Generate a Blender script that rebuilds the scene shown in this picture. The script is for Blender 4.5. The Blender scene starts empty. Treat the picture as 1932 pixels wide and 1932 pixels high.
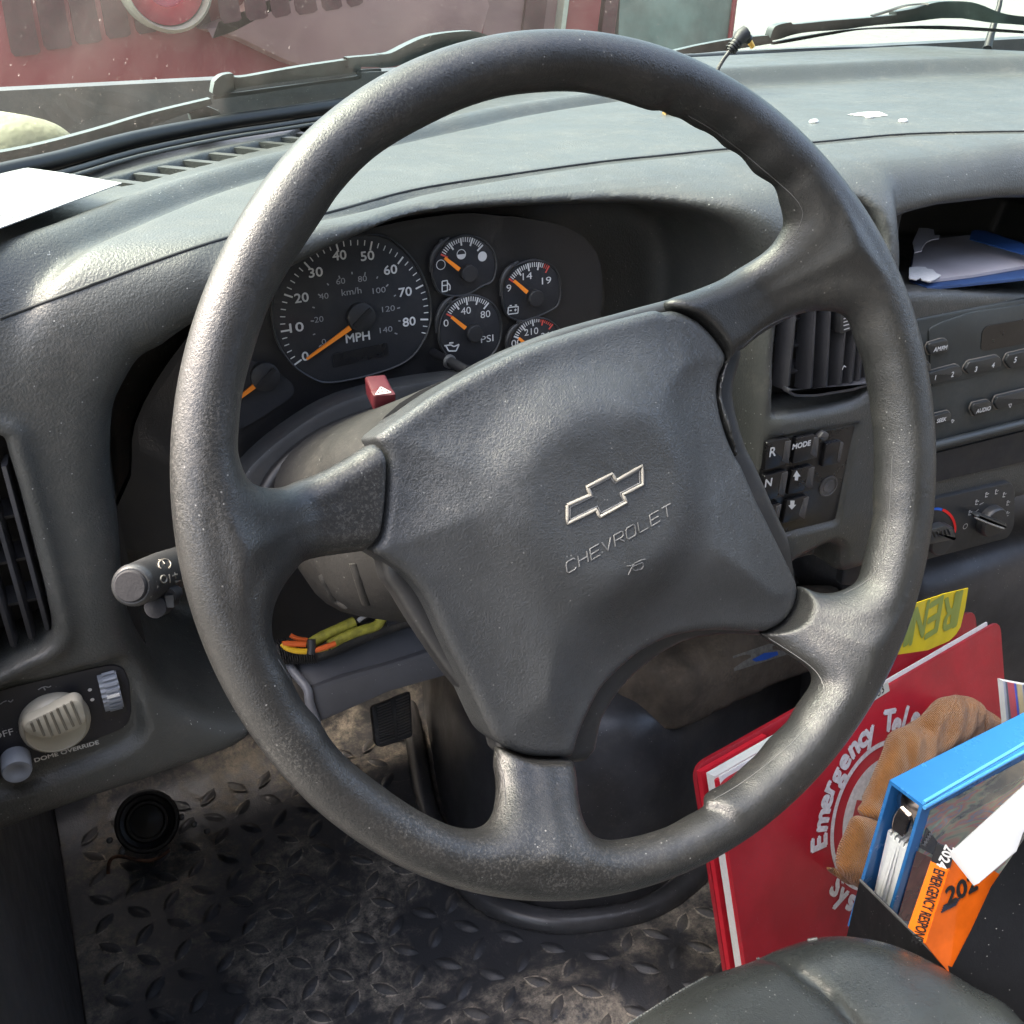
import bpy, bmesh, math, random
import numpy as np
from mathutils import Vector, Matrix
from mathutils.bvhtree import BVHTree
random.seed(7)
np.random.seed(7)
SC = bpy.context.scene
COL = SC.collection
rad = math.radians

# ------------------------------------------------------------------ camera, world, sun, exposure
H = 2.2                                    # eye height above the ground outside, metres
YAW, PIT, F = rad(26.4), rad(29.0), 1932.0   # heading, downward tilt, focal length in 1932-wide picture units
cd = bpy.data.cameras.new('camera')
cam = bpy.data.objects.new('camera', cd)
COL.objects.link(cam)
SC.camera = cam
cam.location = (0, 0, H)
cam.rotation_euler = (math.pi / 2 - PIT, 0, -YAW)
cd.sensor_width = 36
cd.lens = 36.0
cd.clip_start = 0.02
cd.clip_end = 500
W_ = bpy.data.worlds.new('World')
SC.world = W_
W_.use_nodes = True
nt = W_.node_tree
bg = nt.nodes['Background']
sky = nt.nodes.new('ShaderNodeTexSky')
sky.sky_type = 'NISHITA'
sky.sun_disc = False
SUN_E, SUN_R = rad(56), rad(-55)
sky.sun_elevation = SUN_E
sky.sun_rotation = SUN_R
sky.dust_density = 9.0
sky.ozone_density = 0.3
sky.air_density = 1.0
nt.links.new(sky.outputs[0], bg.inputs[0])
bg.inputs[1].default_value = 0.15
sd = bpy.data.lights.new('sun', 'SUN')
sd.energy = 0.55
sd.angle = rad(40)
sd.color = (1.0, 0.98, 0.95)
sun = bpy.data.objects.new('sun', sd)
COL.objects.link(sun)
sun.rotation_euler = (math.pi / 2 - SUN_E, 0, math.pi - SUN_R)
SC.view_settings.view_transform = 'Standard'
SC.view_settings.look = 'None'
SC.view_settings.exposure = 3.0
SC.view_settings.gamma = 1
SC.cycles.use_denoising = True
SC.cycles.max_bounces = 6
SC.cycles.diffuse_bounces = 4
SC.cycles.glossy_bounces = 3
SC.cycles.transmission_bounces = 4
SC.cycles.transparent_max_bounces = 8
SC.cycles.caustics_reflective = False
SC.cycles.caustics_refractive = False
SC.cycles.sample_clamp_indirect = 4

# ------------------------------------------------------------------ viewing rays: where a traced point lies on a real plane
FW = np.array([math.sin(YAW) * math.cos(PIT), math.cos(YAW) * math.cos(PIT), -math.sin(PIT)])
RT = np.array([math.cos(YAW), -math.sin(YAW), 0.0])
UP = np.cross(RT, FW)


def ray(x, y):
    return FW + RT * ((x - 966) / F) - UP * ((y - 966) / F)


def crop(x0, y0, w, W=1932.0):
    """coordinates read in an enlarged part of the photograph -> picture units"""
    s = w / W
    return lambda x, y: ((x0 + x * s) / 1.32505, (y0 + y * s) / 1.32505)


K1 = crop(0, 0, 900)
K2 = crop(800, 0, 900)
K3 = crop(1660, 0, 900)
KC = crop(550, 500, 1050)
K5 = crop(1660, 500, 900)
K6 = crop(1660, 1000, 900)
L1 = crop(0, 900, 700)
L2 = crop(0, 1500, 700)
L3 = crop(0, 1900, 900)
KM = crop(600, 1400, 800)
KR = crop(1660, 1500, 900, 1640.0)
KB = crop(900, 1900, 1000)
KH = crop(900, 700, 800)
K8 = crop(1300, 1400, 800)
ID = lambda x, y: (x, y)


def T(k, s):
    """'x y, x y' in crop k -> list of picture points"""
    return [k(*[float(v) for v in a.split()]) for a in s.split(',')]


class Plane:
    def __init__(self, o, n, ex=None):
        self.o = np.array(o, float)
        self.n = np.array(n, float) / np.linalg.norm(n)
        if ex is None:
            ex = np.cross([0, 0, 1.0], self.n)
            if np.linalg.norm(ex) < 1e-6:
                ex = np.array([1.0, 0, 0])
        ex = np.array(ex, float)
        ex = ex - self.n * (ex @ self.n)
        self.ex = ex / np.linalg.norm(ex)
        self.ey = np.cross(self.n, self.ex)

    def hit(self, x, y, h=0.0):
        d = ray(x, y)
        t = ((self.o + self.n * h) @ self.n) / (d @ self.n)
        return d * t

    def uv(self, p, h=0.0):
        w = self.hit(p[0], p[1], h) - self.o
        return np.array([w @ self.ex, w @ self.ey])

    def uvs(self, pts, h=0.0):
        return np.array([self.uv(p, h) for p in pts])

    def w(self, uv, h=0.0):
        uv = np.atleast_2d(uv)
        return self.o + uv[:, :1] * self.ex + uv[:, 1:2] * self.ey + self.n * h

    def lift(self, h):
        return Plane(self.o + self.n * h, self.n, self.ex)


def tilted(o, tilt=0, yaw=0):
    t, a = rad(tilt), rad(yaw)
    return Plane(o, (math.sin(a) * math.cos(t), -math.cos(a) * math.cos(t), math.sin(t)))


def flat(z):
    return Plane((0, 0, z), (0, 0, 1), (1, 0, 0))


# ------------------------------------------------------------------ objects
def thing(name, label, cat, loc=(0, 0, 0), group=None):
    o = bpy.data.objects.new(name, None)
    COL.objects.link(o)
    o.empty_display_size = 0.02
    o.location = (loc[0], loc[1], loc[2] + H)
    o['label'] = label
    o['category'] = cat
    if group:
        o['group'] = group
    return o


def rootloc(p):
    v = Vector((0, 0, 0))
    while p is not None:
        v += p.location
        p = p.parent
    return np.array(v)


def mk(name, V, Fc, mat, parent=None, smooth=False, kind=None, label=None, cat=None, group=None, origin=None):
    V = np.asarray(V, float).reshape(-1, 3) + np.array([0, 0, H])
    org = rootloc(parent) if parent is not None else (np.array(origin) + np.array([0, 0, H]) if origin is not None else np.zeros(3))
    me = bpy.data.meshes.new(name)
    me.from_pydata((V - org).tolist(), [], Fc if isinstance(Fc, list) else Fc.tolist())
    me.materials.append(mat)
    if smooth:
        me.polygons.foreach_set('use_smooth', [True] * len(me.polygons))
    me.update()
    o = bpy.data.objects.new(name, me)
    COL.objects.link(o)
    if parent is not None:
        o.parent = parent
    else:
        o.location = org
    if kind:
        o['kind'] = kind
    if label:
        o['label'] = label
    if cat:
        o['category'] = cat
    if group:
        o['group'] = group
    return o


def autosmooth(o, ang=35):
    bm = bmesh.new()
    bm.from_mesh(o.data)
    bmesh.ops.recalc_face_normals(bm, faces=bm.faces)
    a = rad(ang)
    for e in bm.edges:
        if len(e.link_faces) == 2:
            e.smooth = e.calc_face_angle(0) < a
    for f in bm.faces:
        f.smooth = True
    bm.to_mesh(o.data)
    bm.free()
    return o


class MB:
    """collects several closed shapes into one part"""

    def __init__(s):
        s.V, s.F = [], []

    def add(s, V, Fc):
        n = len(s.V)
        s.V += [tuple(v) for v in np.asarray(V, float).reshape(-1, 3)]
        s.F += [[i + n for i in f] for f in Fc]

    def build(s, name, mat, parent=None, smooth=None, **k):
        o = mk(name, np.array(s.V), s.F, mat, parent, **k)
        autosmooth(o, 35 if smooth is None else smooth)
        return o


def catmull(P, n=8, closed=False):
    P = np.array(P, float)
    N = len(P)
    out = []
    rng = range(N) if closed else range(N - 1)
    for i in rng:
        if closed:
            a, b, c, d = P[(i - 1) % N], P[i], P[(i + 1) % N], P[(i + 2) % N]
        else:
            a, b, c, d = P[max(i - 1, 0)], P[i], P[i + 1], P[min(i + 2, N - 1)]
        for k in range(n):
            t = k / n
            out.append(0.5 * ((2 * b) + (c - a) * t + (2 * a - 5 * b + 4 * c - d) * t * t + (3 * b - a - 3 * c + d) * t ** 3))
    if not closed:
        out.append(P[-1])
    return np.array(out)


def roundpoly(P, r, n=5):
    P = np.array(P, float)
    N = len(P)
    out = []
    for i in range(N):
        a, b, c = P[i - 1], P[i], P[(i + 1) % N]
        l1, l2 = np.linalg.norm(a - b), np.linalg.norm(c - b)
        rr = min(r, l1 * .49, l2 * .49)
        p, q = b + (a - b) / l1 * rr, b + (c - b) / l2 * rr
        for k in range(n + 1):
            t = k / n
            out.append((1 - t) ** 2 * p + 2 * t * (1 - t) * b + t * t * q)
    return np.array(out)


def area2(P):
    x, y = P[:, 0], P[:, 1]
    return 0.5 * np.sum(x * np.roll(y, -1) - np.roll(x, -1) * y)


def inset(P, d):
    """move a counter-clockwise outline inwards by d"""
    e = np.roll(P, -1, 0) - P
    ln = np.linalg.norm(e, axis=1, keepdims=True)
    ln[ln < 1e-9] = 1e-9
    e = e / ln
    nrm = np.stack([-e[:, 1], e[:, 0]], 1)
    m = nrm + np.roll(nrm, 1, 0)
    l = np.linalg.norm(m, axis=1, keepdims=True)
    l[l < .5] = .5
    return P + m / l * d * np.minimum(2.0 / l, 1.6) ** 1


def slabgeo(pl, P, h0, h1, bev=0.0, n=2, bottom=False):
    """plate standing on plane pl between heights h0 and h1 with a rounded upper edge"""
    P = np.array(P, float)
    if area2(P) < 0:
        P = P[::-1]
    rings = [(P, h0)]
    if bev > 0:
        rings.append((P, h1 - bev))
        for k in range(1, n + 1):
            a = math.pi / 2 * k / n
            rings.append((inset(P, bev * (1 - math.cos(a))), h1 - bev + bev * math.sin(a)))
    else:
        rings.append((P, h1))
    N = len(P)
    V = np.concatenate([pl.w(p, h) for p, h in rings])
    Fc = []
    for k in range(len(rings) - 1):
        for i in range(N):
            j = (i + 1) % N
            Fc.append([k * N + i, k * N + j, (k + 1) * N + j, (k + 1) * N + i])
    Fc.append([(len(rings) - 1) * N + i for i in range(N)])
    if bottom:
        Fc.append([i for i in range(N)][::-1])
    return V, Fc


def slab(name, pl, P, h0, h1, mat, parent=None, bev=0.0, n=2, bottom=True, **k):
    V, Fc = slabgeo(pl, P, h0, h1, bev, n, bottom)
    o = mk(name, V, Fc, mat, parent, **k)
    return autosmooth(o, 32)


def tubegeo(P, r, seg=8, caps=True):
    P = np.array(P, float)
    N = len(P)
    r = np.broadcast_to(np.array(r, float), (N,))
    t = np.gradient(P, axis=0)
    t /= np.linalg.norm(t, axis=1, keepdims=True) + 1e-12
    ref = np.array([0, 0, 1.0]) if abs(t[0][2]) < .9 else np.array([1.0, 0, 0])
    V, Fc = [], []
    a = np.cross(t[0], ref)
    a /= np.linalg.norm(a)
    for i in range(N):
        a = a - t[i] * (a @ t[i])
        a /= np.linalg.norm(a)
        b = np.cross(t[i], a)
        for k in range(seg):
            th = 2 * math.pi * k / seg
            V.append(P[i] + r[i] * (math.cos(th) * a + math.sin(th) * b))
    for i in range(N - 1):
        for k in range(seg):
            j = (k + 1) % seg
            Fc.append([i * seg + k, i * seg + j, (i + 1) * seg + j, (i + 1) * seg + k])
    if caps:
        Fc.append([k for k in range(seg)][::-1])
        Fc.append([(N - 1) * seg + k for k in range(seg)])
    return np.array(V), Fc


def tube(name, P, r, mat, parent=None, seg=8, **k):
    V, Fc = tubegeo(P, r, seg)
    return autosmooth(mk(name, V, Fc, mat, parent, **k), 50)


def lathegeo(c, n, ex, prof, seg=24, cap=True):
    """prof: list of (radius, height) revolved round axis n at c"""
    c, n, ex = np.array(c, float), np.array(n, float), np.array(ex, float)
    ey = np.cross(n, ex)
    V, Fc = [], []
    for (r, h) in prof:
        for k in range(seg):
            th = 2 * math.pi * k / seg
            V.append(c + n * h + r * (math.cos(th) * ex + math.sin(th) * ey))
    for i in range(len(prof) - 1):
        for k in range(seg):
            j = (k + 1) % seg
            Fc.append([i * seg + k, i * seg + j, (i + 1) * seg + j, (i + 1) * seg + k])
    if cap:
        Fc.append([k for k in range(seg)][::-1])
        Fc.append([(len(prof) - 1) * seg + k for k in range(seg)])
    return np.array(V), Fc


def lathe(name, c, n, ex, prof, mat, parent=None, seg=24, **k):
    V, Fc = lathegeo(c, n, ex, prof, seg)
    return autosmooth(mk(name, V, Fc, mat, parent, **k), 35)


def boxgeo(c, ax, s):
    c = np.array(c, float)
    V = [c + (i * s[0] * ax[0] + j * s[1] * ax[1] + k * s[2] * ax[2]) * .5 for i in (-1, 1) for j in (-1, 1) for k in (-1, 1)]
    return np.array(V), [[0, 1, 3, 2], [4, 6, 7, 5], [0, 4, 5, 1], [2, 3, 7, 6], [0, 2, 6, 4], [1, 5, 7, 3]]


def box(name, lo, hi, mat, parent=None, bev=0, **k):
    lo, hi = np.array(lo, float), np.array(hi, float)
    V, Fc = boxgeo((lo + hi) / 2, np.eye(3), hi - lo)
    o = mk(name, V, Fc, mat, parent, **k)
    if bev:
        bm = bmesh.new()
        bm.from_mesh(o.data)
        bmesh.ops.bevel(bm, geom=bm.edges[:] + bm.verts[:], offset=bev, segments=3, affect='EDGES', profile=.5)
        bm.to_mesh(o.data)
        bm.free()
        autosmooth(o, 40)
    return o


_fontcache = {}


def textgeo(s):
    """flat letters in unit height, from Blender's own font: vertices (2D) and faces"""
    if s in _fontcache:
        return _fontcache[s]
    cu = bpy.data.curves.new('t', 'FONT')
    cu.body = s
    cu.size = 1
    cu.resolution_u = 3
    ob = bpy.data.objects.new('t', cu)
    COL.objects.link(ob)
    dg = bpy.context.evaluated_depsgraph_get()
    me = bpy.data.meshes.new_from_object(ob.evaluated_get(dg))
    V = np.array([v.co[:2] for v in me.vertices])
    Fc = [list(p.vertices) for p in me.polygons]
    bpy.data.objects.remove(ob)
    bpy.data.curves.remove(cu)
    bpy.data.meshes.remove(me)
    V = V - [V[:, 0].min(), 0]
    _fontcache[s] = (V, Fc)
    return V, Fc


def text(name, s, pl, center, hgt, mat, parent, width=None, h=.0006, rot=0.0, shear=0.0, mirror=False, bold=0.0):
    """letters lying on plane pl; center in picture units, cap height hgt in metres"""
    V, Fc = textgeo(s)
    V = V.copy()
    c = (V.max(0) + V.min(0)) / 2
    cap = .69
    V = V - [c[0], cap / 2]
    V *= hgt / cap
    if width:
        V[:, 0] *= width / (V[:, 0].max() - V[:, 0].min())
    V[:, 0] += V[:, 1] * shear
    if mirror:
        V[:, 0] *= -1
    cr, sr = math.cos(rot), math.sin(rot)
    V = V @ np.array([[cr, sr], [-sr, cr]])
    uv = pl.uv(center, h) if len(center) == 2 else np.array(center[:2])
    if bold:
        VV, FF = [], []
        for i, (dx, dy) in enumerate(((0, 0), (bold, 0), (-bold, 0), (0, bold), (0, -bold))):
            VV.append(pl.w(V + uv + np.array([dx, dy]), h + i * .00004))
            FF += [[q + i * len(V) for q in f] for f in Fc]
        return mk(name, np.concatenate(VV), FF, mat, parent)
    return mk(name, pl.w(V + uv, h), Fc, mat, parent)


def ribbon(P, w):
    """flat stroke of width w along 2D points"""
    P = np.array(P, float)
    t = np.gradient(P, axis=0)
    t /= np.linalg.norm(t, axis=1, keepdims=True) + 1e-12
    n = np.stack([-t[:, 1], t[:, 0]], 1) * w / 2
    V = np.concatenate([P + n, P - n])
    N = len(P)
    return V, [[i, i + 1, N + i + 1, N + i] for i in range(N - 1)]


def strokes(name, pl, lines, w, mat, parent, h=.0006):
    """lines: list of outlines in uv metres"""
    VV, FF = [], []
    n = 0
    for L in lines:
        for a, b in zip(L[:-1], L[1:]):
            V, Fc = ribbon([a, b], w)
            VV.append(V)
            FF += [[i + n for i in f] for f in Fc]
            n += len(V)
    return mk(name, pl.w(np.concatenate(VV), h), FF, mat, parent)


def circ(c, r, n=24, a0=0, a1=2 * math.pi):
    return [np.array([c[0] + r * math.cos(a0 + (a1 - a0) * i / n), c[1] + r * math.sin(a0 + (a1 - a0) * i / n)]) for i in range(n + 1)]


# ------------------------------------------------------------------ distance fields and a surface-net mesher
def sd_poly(X, Y, P, chunk=200000):
    """signed distance (inside negative) of grid points to outline P"""
    P = np.array(P, float)
    sh = X.shape
    x, y = X.ravel(), Y.ravel()
    d2 = np.full(x.shape, 1e9)
    ins = np.zeros(x.shape, bool)
    Q = np.roll(P, -1, 0)
    for (ax, ay), (bx, by) in zip(P, Q):
        ex, ey = bx - ax, by - ay
        wx, wy = x - ax, y - ay
        t = np.clip((wx * ex + wy * ey) / (ex * ex + ey * ey + 1e-18), 0, 1)
        dx, dy = wx - ex * t, wy - ey * t
        d2 = np.minimum(d2, dx * dx + dy * dy)
        c = (ay > y) != (by > y)
        if by != ay:
            ins ^= c & (x < (bx - ax) * (y - ay) / (by - ay) + ax)
    d = np.sqrt(d2)
    d[ins] *= -1
    return d.reshape(sh)


def d_line(X, Y, P):
    """unsigned distance to an open polyline and signed side"""
    P = np.array(P, float)
    best = np.full(X.shape, 1e9)
    side = np.zeros(X.shape)
    for (ax, ay), (bx, by) in zip(P[:-1], P[1:]):
        ex, ey = bx - ax, by - ay
        wx, wy = X - ax, Y - ay
        t = np.clip((wx * ex + wy * ey) / (ex * ex + ey * ey + 1e-18), 0, 1)
        dd = np.hypot(wx - ex * t, wy - ey * t)
        m = dd < best
        best = np.where(m, dd, best)
        side = np.where(m, np.sign(ex * wy - ey * wx), side)
    return best, side


def smax(a, b, k):
    h = np.maximum(k - np.abs(a - b), 0) / k
    return np.maximum(a, b) + h * h * k * .25


def smin(a, b, k):
    return -smax(-a, -b, k)


def sstep(a, b, x):
    t = np.clip((x - a) / (b - a), 0, 1)
    return t * t * (3 - 2 * t)


def surfnet(Fd, org, h):
    Fd = Fd.astype(np.float32)
    S = Fd < 0
    nx, ny, nz = Fd.shape
    cnt = np.zeros((nx - 1, ny - 1, nz - 1), np.int8)
    for i in (0, 1):
        for j in (0, 1):
            for k in (0, 1):
                cnt += S[i:nx - 1 + i, j:ny - 1 + j, k:nz - 1 + k]
    act = (cnt > 0) & (cnt < 8)
    I = np.argwhere(act)
    idx = np.full(act.shape, -1, np.int32)
    idx[act] = np.arange(len(I))
    acc = np.zeros((len(I), 3))
    c = np.zeros(len(I))
    corners = [(i, j, k) for i in (0, 1) for j in (0, 1) for k in (0, 1)]
    val = {q: Fd[I[:, 0] + q[0], I[:, 1] + q[1], I[:, 2] + q[2]] for q in corners}
    for q in corners:
        for ax in range(3):
            if q[ax] == 0:
                q2 = list(q)
                q2[ax] = 1
                a, b = val[q], val[tuple(q2)]
                m = (a < 0) != (b < 0)
                t = np.where(m, a / np.where(m, a - b, 1), 0)
                p = np.repeat(np.array([q], float), len(I), 0)
                p[:, ax] = t
                acc += p * m[:, None]
                c += m
    V = (I + acc / c[:, None]) * h + np.array(org)
    faces = []
    for ax in range(3):
        A = np.moveaxis(S, ax, 0)
        ID3 = np.moveaxis(idx, ax, 0)
        m = A[:-1] != A[1:]
        m = m[:, 1:-1, 1:-1]
        q = np.argwhere(m)
        a, b, cc = q[:, 0], q[:, 1] + 1, q[:, 2] + 1
        f = np.stack([ID3[a, b - 1, cc - 1], ID3[a, b, cc - 1], ID3[a, b, cc], ID3[a, b - 1, cc]], 1)
        flip = A[a + 1, b, cc]
        if ax == 1:
            flip = ~flip
        f[flip] = f[flip][:, ::-1]
        faces.append(f)
    Fc = np.concatenate(faces)
    Fc = Fc[(Fc >= 0).all(1)]
    return V, Fc


def mkbig(name, V, Fc, mat, parent=None, kind=None):
    V = V + np.array([0, 0, H])
    org = rootloc(parent) if parent is not None else np.zeros(3)
    V = (V - org).astype(np.float32)
    me = bpy.data.meshes.new(name)
    me.vertices.add(len(V))
    me.vertices.foreach_set('co', V.ravel())
    me.loops.add(len(Fc) * 4)
    me.loops.foreach_set('vertex_index', Fc.astype(np.int32).ravel())
    me.polygons.add(len(Fc))
    me.polygons.foreach_set('loop_start', np.arange(0, len(Fc) * 4, 4, dtype=np.int32))
    me.polygons.foreach_set('loop_total', np.full(len(Fc), 4, np.int32))
    me.polygons.foreach_set('use_smooth', np.ones(len(Fc), bool))
    me.update(calc_edges=True)
    me.validate()
    me.materials.append(mat)
    o = bpy.data.objects.new(name, me)
    COL.objects.link(o)
    if parent is not None:
        o.parent = parent
    if kind:
        o['kind'] = kind
    return o


def bvh_of(o):
    """ray-cast tree in rel coordinates (camera at origin)"""
    org = rootloc(o) - np.array([0, 0, H])
    me = o.data
    n = len(me.vertices)
    co = np.zeros(n * 3, np.float32)
    me.vertices.foreach_get('co', co)
    V = co.reshape(-1, 3) + org
    return BVHTree.FromPolygons(V.tolist(), [tuple(p.vertices) for p in me.polygons])


# ------------------------------------------------------------------ materials
def new_mat(name):
    m = bpy.data.materials.new(name)
    m.use_nodes = True
    return m, m.node_tree, m.node_tree.nodes['Principled BSDF']


def N(nt, kind, **kw):
    n = nt.nodes.new(kind)
    for k, v in kw.items():
        if k.startswith('i_'):
            n.inputs[k[2:].replace('_', ' ')].default_value = v
        else:
            setattr(n, k, v)
    return n


def mixc(nt, fac, a, b):
    n = nt.nodes.new('ShaderNodeMix')
    n.data_type = 'RGBA'
    for s, v in ((0, fac), (6, a), (7, b)):
        if hasattr(v, 'is_output'):
            nt.links.new(v, n.inputs[s])
        else:
            n.inputs[s].default_value = v if s == 0 else (*v, 1)
    return n.outputs[2]


def ramp(nt, x, lo, hi, c0=0.0, c1=1.0):
    n = nt.nodes.new('ShaderNodeMapRange')
    n.interpolation_type = 'SMOOTHSTEP'
    nt.links.new(x, n.inputs[0])
    for i, v in ((1, lo), (2, hi), (3, c0), (4, c1)):
        n.inputs[i].default_value = v
    return n.outputs[0]


def mul(nt, a, b, op='MULTIPLY'):
    n = nt.nodes.new('ShaderNodeMath')
    n.operation = op
    for i, v in ((0, a), (1, b)):
        if hasattr(v, 'is_output'):
            nt.links.new(v, n.inputs[i])
        else:
            n.inputs[i].default_value = v
    return n.outputs[0]


def noise(nt, vec, scale, detail=3, rough=.6, dist=0):
    n = N(nt, 'ShaderNodeTexNoise')
    n.inputs['Scale'].default_value = scale
    n.inputs['Detail'].default_value = detail
    n.inputs['Roughness'].default_value = rough
    n.inputs['Distortion'].default_value = dist
    nt.links.new(vec, n.inputs['Vector'])
    return n.outputs[0]


def plastic(name, col, rough=.5, grain=900, gs=.15, gtype='noise', dust=0.0, dustc=(.32, .28, .23), speck=0.0, wear=0.0, wearc=(.35, .34, .32), spec=.5, stretch=None, gd=.0006, blotch=.15, metal=0.0, wearscale=9):
    m, nt, b = new_mat(name)
    tc = N(nt, 'ShaderNodeTexCoord')
    vec = tc.outputs['Object']
    if stretch:
        mp = N(nt, 'ShaderNodeMapping')
        mp.inputs['Scale'].default_value = stretch
        nt.links.new(vec, mp.inputs[0])
        gvec = mp.outputs[0]
    else:
        gvec = vec
    big = noise(nt, vec, 14, 4)
    c = mixc(nt, ramp(nt, big, .3, .7), tuple(v * (1 - blotch) for v in col), tuple(min(1, v * (1 + blotch)) for v in col))
    hgt = None
    if gtype == 'leather':
        dn = N(nt, 'ShaderNodeTexNoise')
        dn.inputs['Scale'].default_value = grain * .5
        nt.links.new(gvec, dn.inputs['Vector'])
        mx = N(nt, 'ShaderNodeMix', data_type='VECTOR')
        mx.inputs[0].default_value = .0
        va = N(nt, 'ShaderNodeVectorMath', operation='SCALE')
        nt.links.new(dn.outputs[1], va.inputs[0])
        va.inputs[3].default_value = 1.1 / grain
        vb = N(nt, 'ShaderNodeVectorMath', operation='ADD')
        nt.links.new(gvec, vb.inputs[0])
        nt.links.new(va.outputs[0], vb.inputs[1])
        vo = N(nt, 'ShaderNodeTexVoronoi', feature='DISTANCE_TO_EDGE')
        vo.inputs['Scale'].default_value = grain
        nt.links.new(vb.outputs[0], vo.inputs['Vector'])
        cell = ramp(nt, vo.outputs['Distance'], 0, .30)
        fine = noise(nt, vec, grain * 1.3, 2)
        wr = noise(nt, vb.outputs[0], grain * .38, 3, .6, 2.2)
        rid = ramp(nt, mul(nt, mul(nt, wr, .5, 'SUBTRACT'), 1, 'MULTIPLY'), -.02, .05)
        wr2 = noise(nt, vec, grain * .16, 4, .65, 3.0)
        av = N(nt, 'ShaderNodeMath', operation='ABSOLUTE')
        nt.links.new(mul(nt, wr2, .5, 'SUBTRACT'), av.inputs[0])
        rid2 = ramp(nt, av.outputs[0], 0, .035)
        hgt = mul(nt, mul(nt, cell, .45), mul(nt, mul(nt, rid, .45), mul(nt, rid2, .7), 'ADD'), 'ADD')
        hgt = mul(nt, hgt, mul(nt, fine, .35), 'ADD')
    elif gs > 0:
        hgt = noise(nt, gvec, grain, 2, .65)
        cell = hgt
    r = None
    if wear > 0:
        wn = noise(nt, vec, wearscale, 4, .55)
        fn = noise(nt, vec, 700, 3, .7, .6)
        wm = mul(nt, ramp(nt, wn, .42, .62), ramp(nt, fn, .5, .6))
        sx = N(nt, 'ShaderNodeSeparateXYZ')
        nt.links.new(vec, sx.inputs[0])
        wm = mul(nt, wm, ramp(nt, sx.outputs[0], -.10, .06, 1, .12))
        c = mixc(nt, mul(nt, wm, wear), c, wearc)
    if dust > 0:
        d1 = noise(nt, vec, 22, 5, .7)
        d2 = noise(nt, vec, 260, 3, .7)
        dm = mul(nt, ramp(nt, d1, .42, .72), ramp(nt, d2, .3, .7))
        c = mixc(nt, mul(nt, dm, dust), c, dustc)
    if speck > 0:
        vs = N(nt, 'ShaderNodeTexVoronoi', feature='F1')
        vs.inputs['Scale'].default_value = 260
        nt.links.new(vec, vs.inputs['Vector'])
        s1 = ramp(nt, vs.outputs['Distance'], .09, .14, 1, 0)
        s2 = ramp(nt, noise(nt, vec, 90, 2), .52, .62)
        c = mixc(nt, mul(nt, mul(nt, s1, s2), speck), c, (.4, .4, .38))
    nt.links.new(c, b.inputs['Base Color'])
    rn = ramp(nt, noise(nt, vec, 30, 4, .7), .3, .7, rough * .85, min(1, rough * 1.15))
    nt.links.new(rn, b.inputs['Roughness'])
    b.inputs['Specular IOR Level'].default_value = spec
    b.inputs['Metallic'].default_value = metal
    if hgt is not None and gs > 0:
        bu = N(nt, 'ShaderNodeBump')
        bu.inputs['Strength'].default_value = gs
        bu.inputs['Distance'].default_value = gd
        nt.links.new(hgt, bu.inputs['Height'])
        nt.links.new(bu.outputs[0], b.inputs['Normal'])
    return m


def simple(name, col, rough=.5, spec=.5, metal=0.0, emit=0.0, var=.08, scale=40, bump=0.0):
    m, nt, b = new_mat(name)
    tc = N(nt, 'ShaderNodeTexCoord')
    n = noise(nt, tc.outputs['Object'], scale, 4)
    c = mixc(nt, ramp(nt, n, .3, .7), tuple(v * (1 - var) for v in col), tuple(min(1, v * (1 + var)) for v in col))
    nt.links.new(c, b.inputs['Base Color'])
    b.inputs['Roughness'].default_value = rough
    b.inputs['Specular IOR Level'].default_value = spec
    b.inputs['Metallic'].default_value = metal
    if bump:
        bu = N(nt, 'ShaderNodeBump')
        bu.inputs['Strength'].default_value = bump
        bu.inputs['Distance'].default_value = .001
        nt.links.new(n, bu.inputs['Height'])
        nt.links.new(bu.outputs[0], b.inputs['Normal'])
    return m


M = {}
M['leather'] = plastic('wheel_vinyl', (.0175, .018, .0175), .34, 580, .20, 'leather', dust=.06, wear=.28, speck=.3, gd=.0009, wearc=(.14, .135, .125))
M['cover'] = plastic('airbag_cover_vinyl', (.038, .0405, .0415), .36, 540, .32, 'leather', speck=.25, gd=.0008)
M['dash'] = plastic('dash_plastic', (.050, .052, .048), .42, 620, .45, dust=.10, speck=.7, gd=.0012, blotch=.06)
M['dash_warm'] = plastic('column_plastic', (.020, .0195, .019), .65, 700, .4, dust=.06, spec=.25, speck=.3, gd=.0006)
M['trim'] = plastic('trim_plastic', (.022, .023, .024), .42, 1100, .2, dust=.05, speck=.2)
M['gloss'] = plastic('gloss_black', (.008, .008, .009), .30, 900, .0, dust=.05)
M['black'] = plastic('matt_black', (.010, .010, .011), .6, 900, .2)
M['rubber'] = plastic('rubber', (.014, .014, .015), .5, 500, .2, dust=.25)
M['white'] = simple('print_white', (.62, .62, .60), .6)
M['grey_print'] = simple('print_grey', (.28, .28, .29), .6)
M['cream'] = plastic('cream_paint', (.27, .25, .21), .6, 600, .3, blotch=.3)
M['embossed'] = plastic('embossed_edge', (.10, .10, .098), .5, 600, .3, blotch=.4)
M['orange'] = simple('needle_orange', (.95, .26, .02), .45)
M['redprint'] = simple('print_red', (.62, .08, .06), .55)

# ------------------------------------------------------------------ the steering wheel: plane found from its outline
th_, ph_ = 1.15593, 0.02788
WN = np.array([math.sin(ph_) * math.sin(th_), -math.cos(ph_) * math.sin(th_), math.cos(th_)])
WA = np.array([math.cos(ph_), math.sin(ph_), 0.0])
WB = np.cross(WN, WA)
WC = np.array([.25728, .39786, -.23749])
WP = Plane(WC, WN, WA)
HUBZ = -.034


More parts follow.
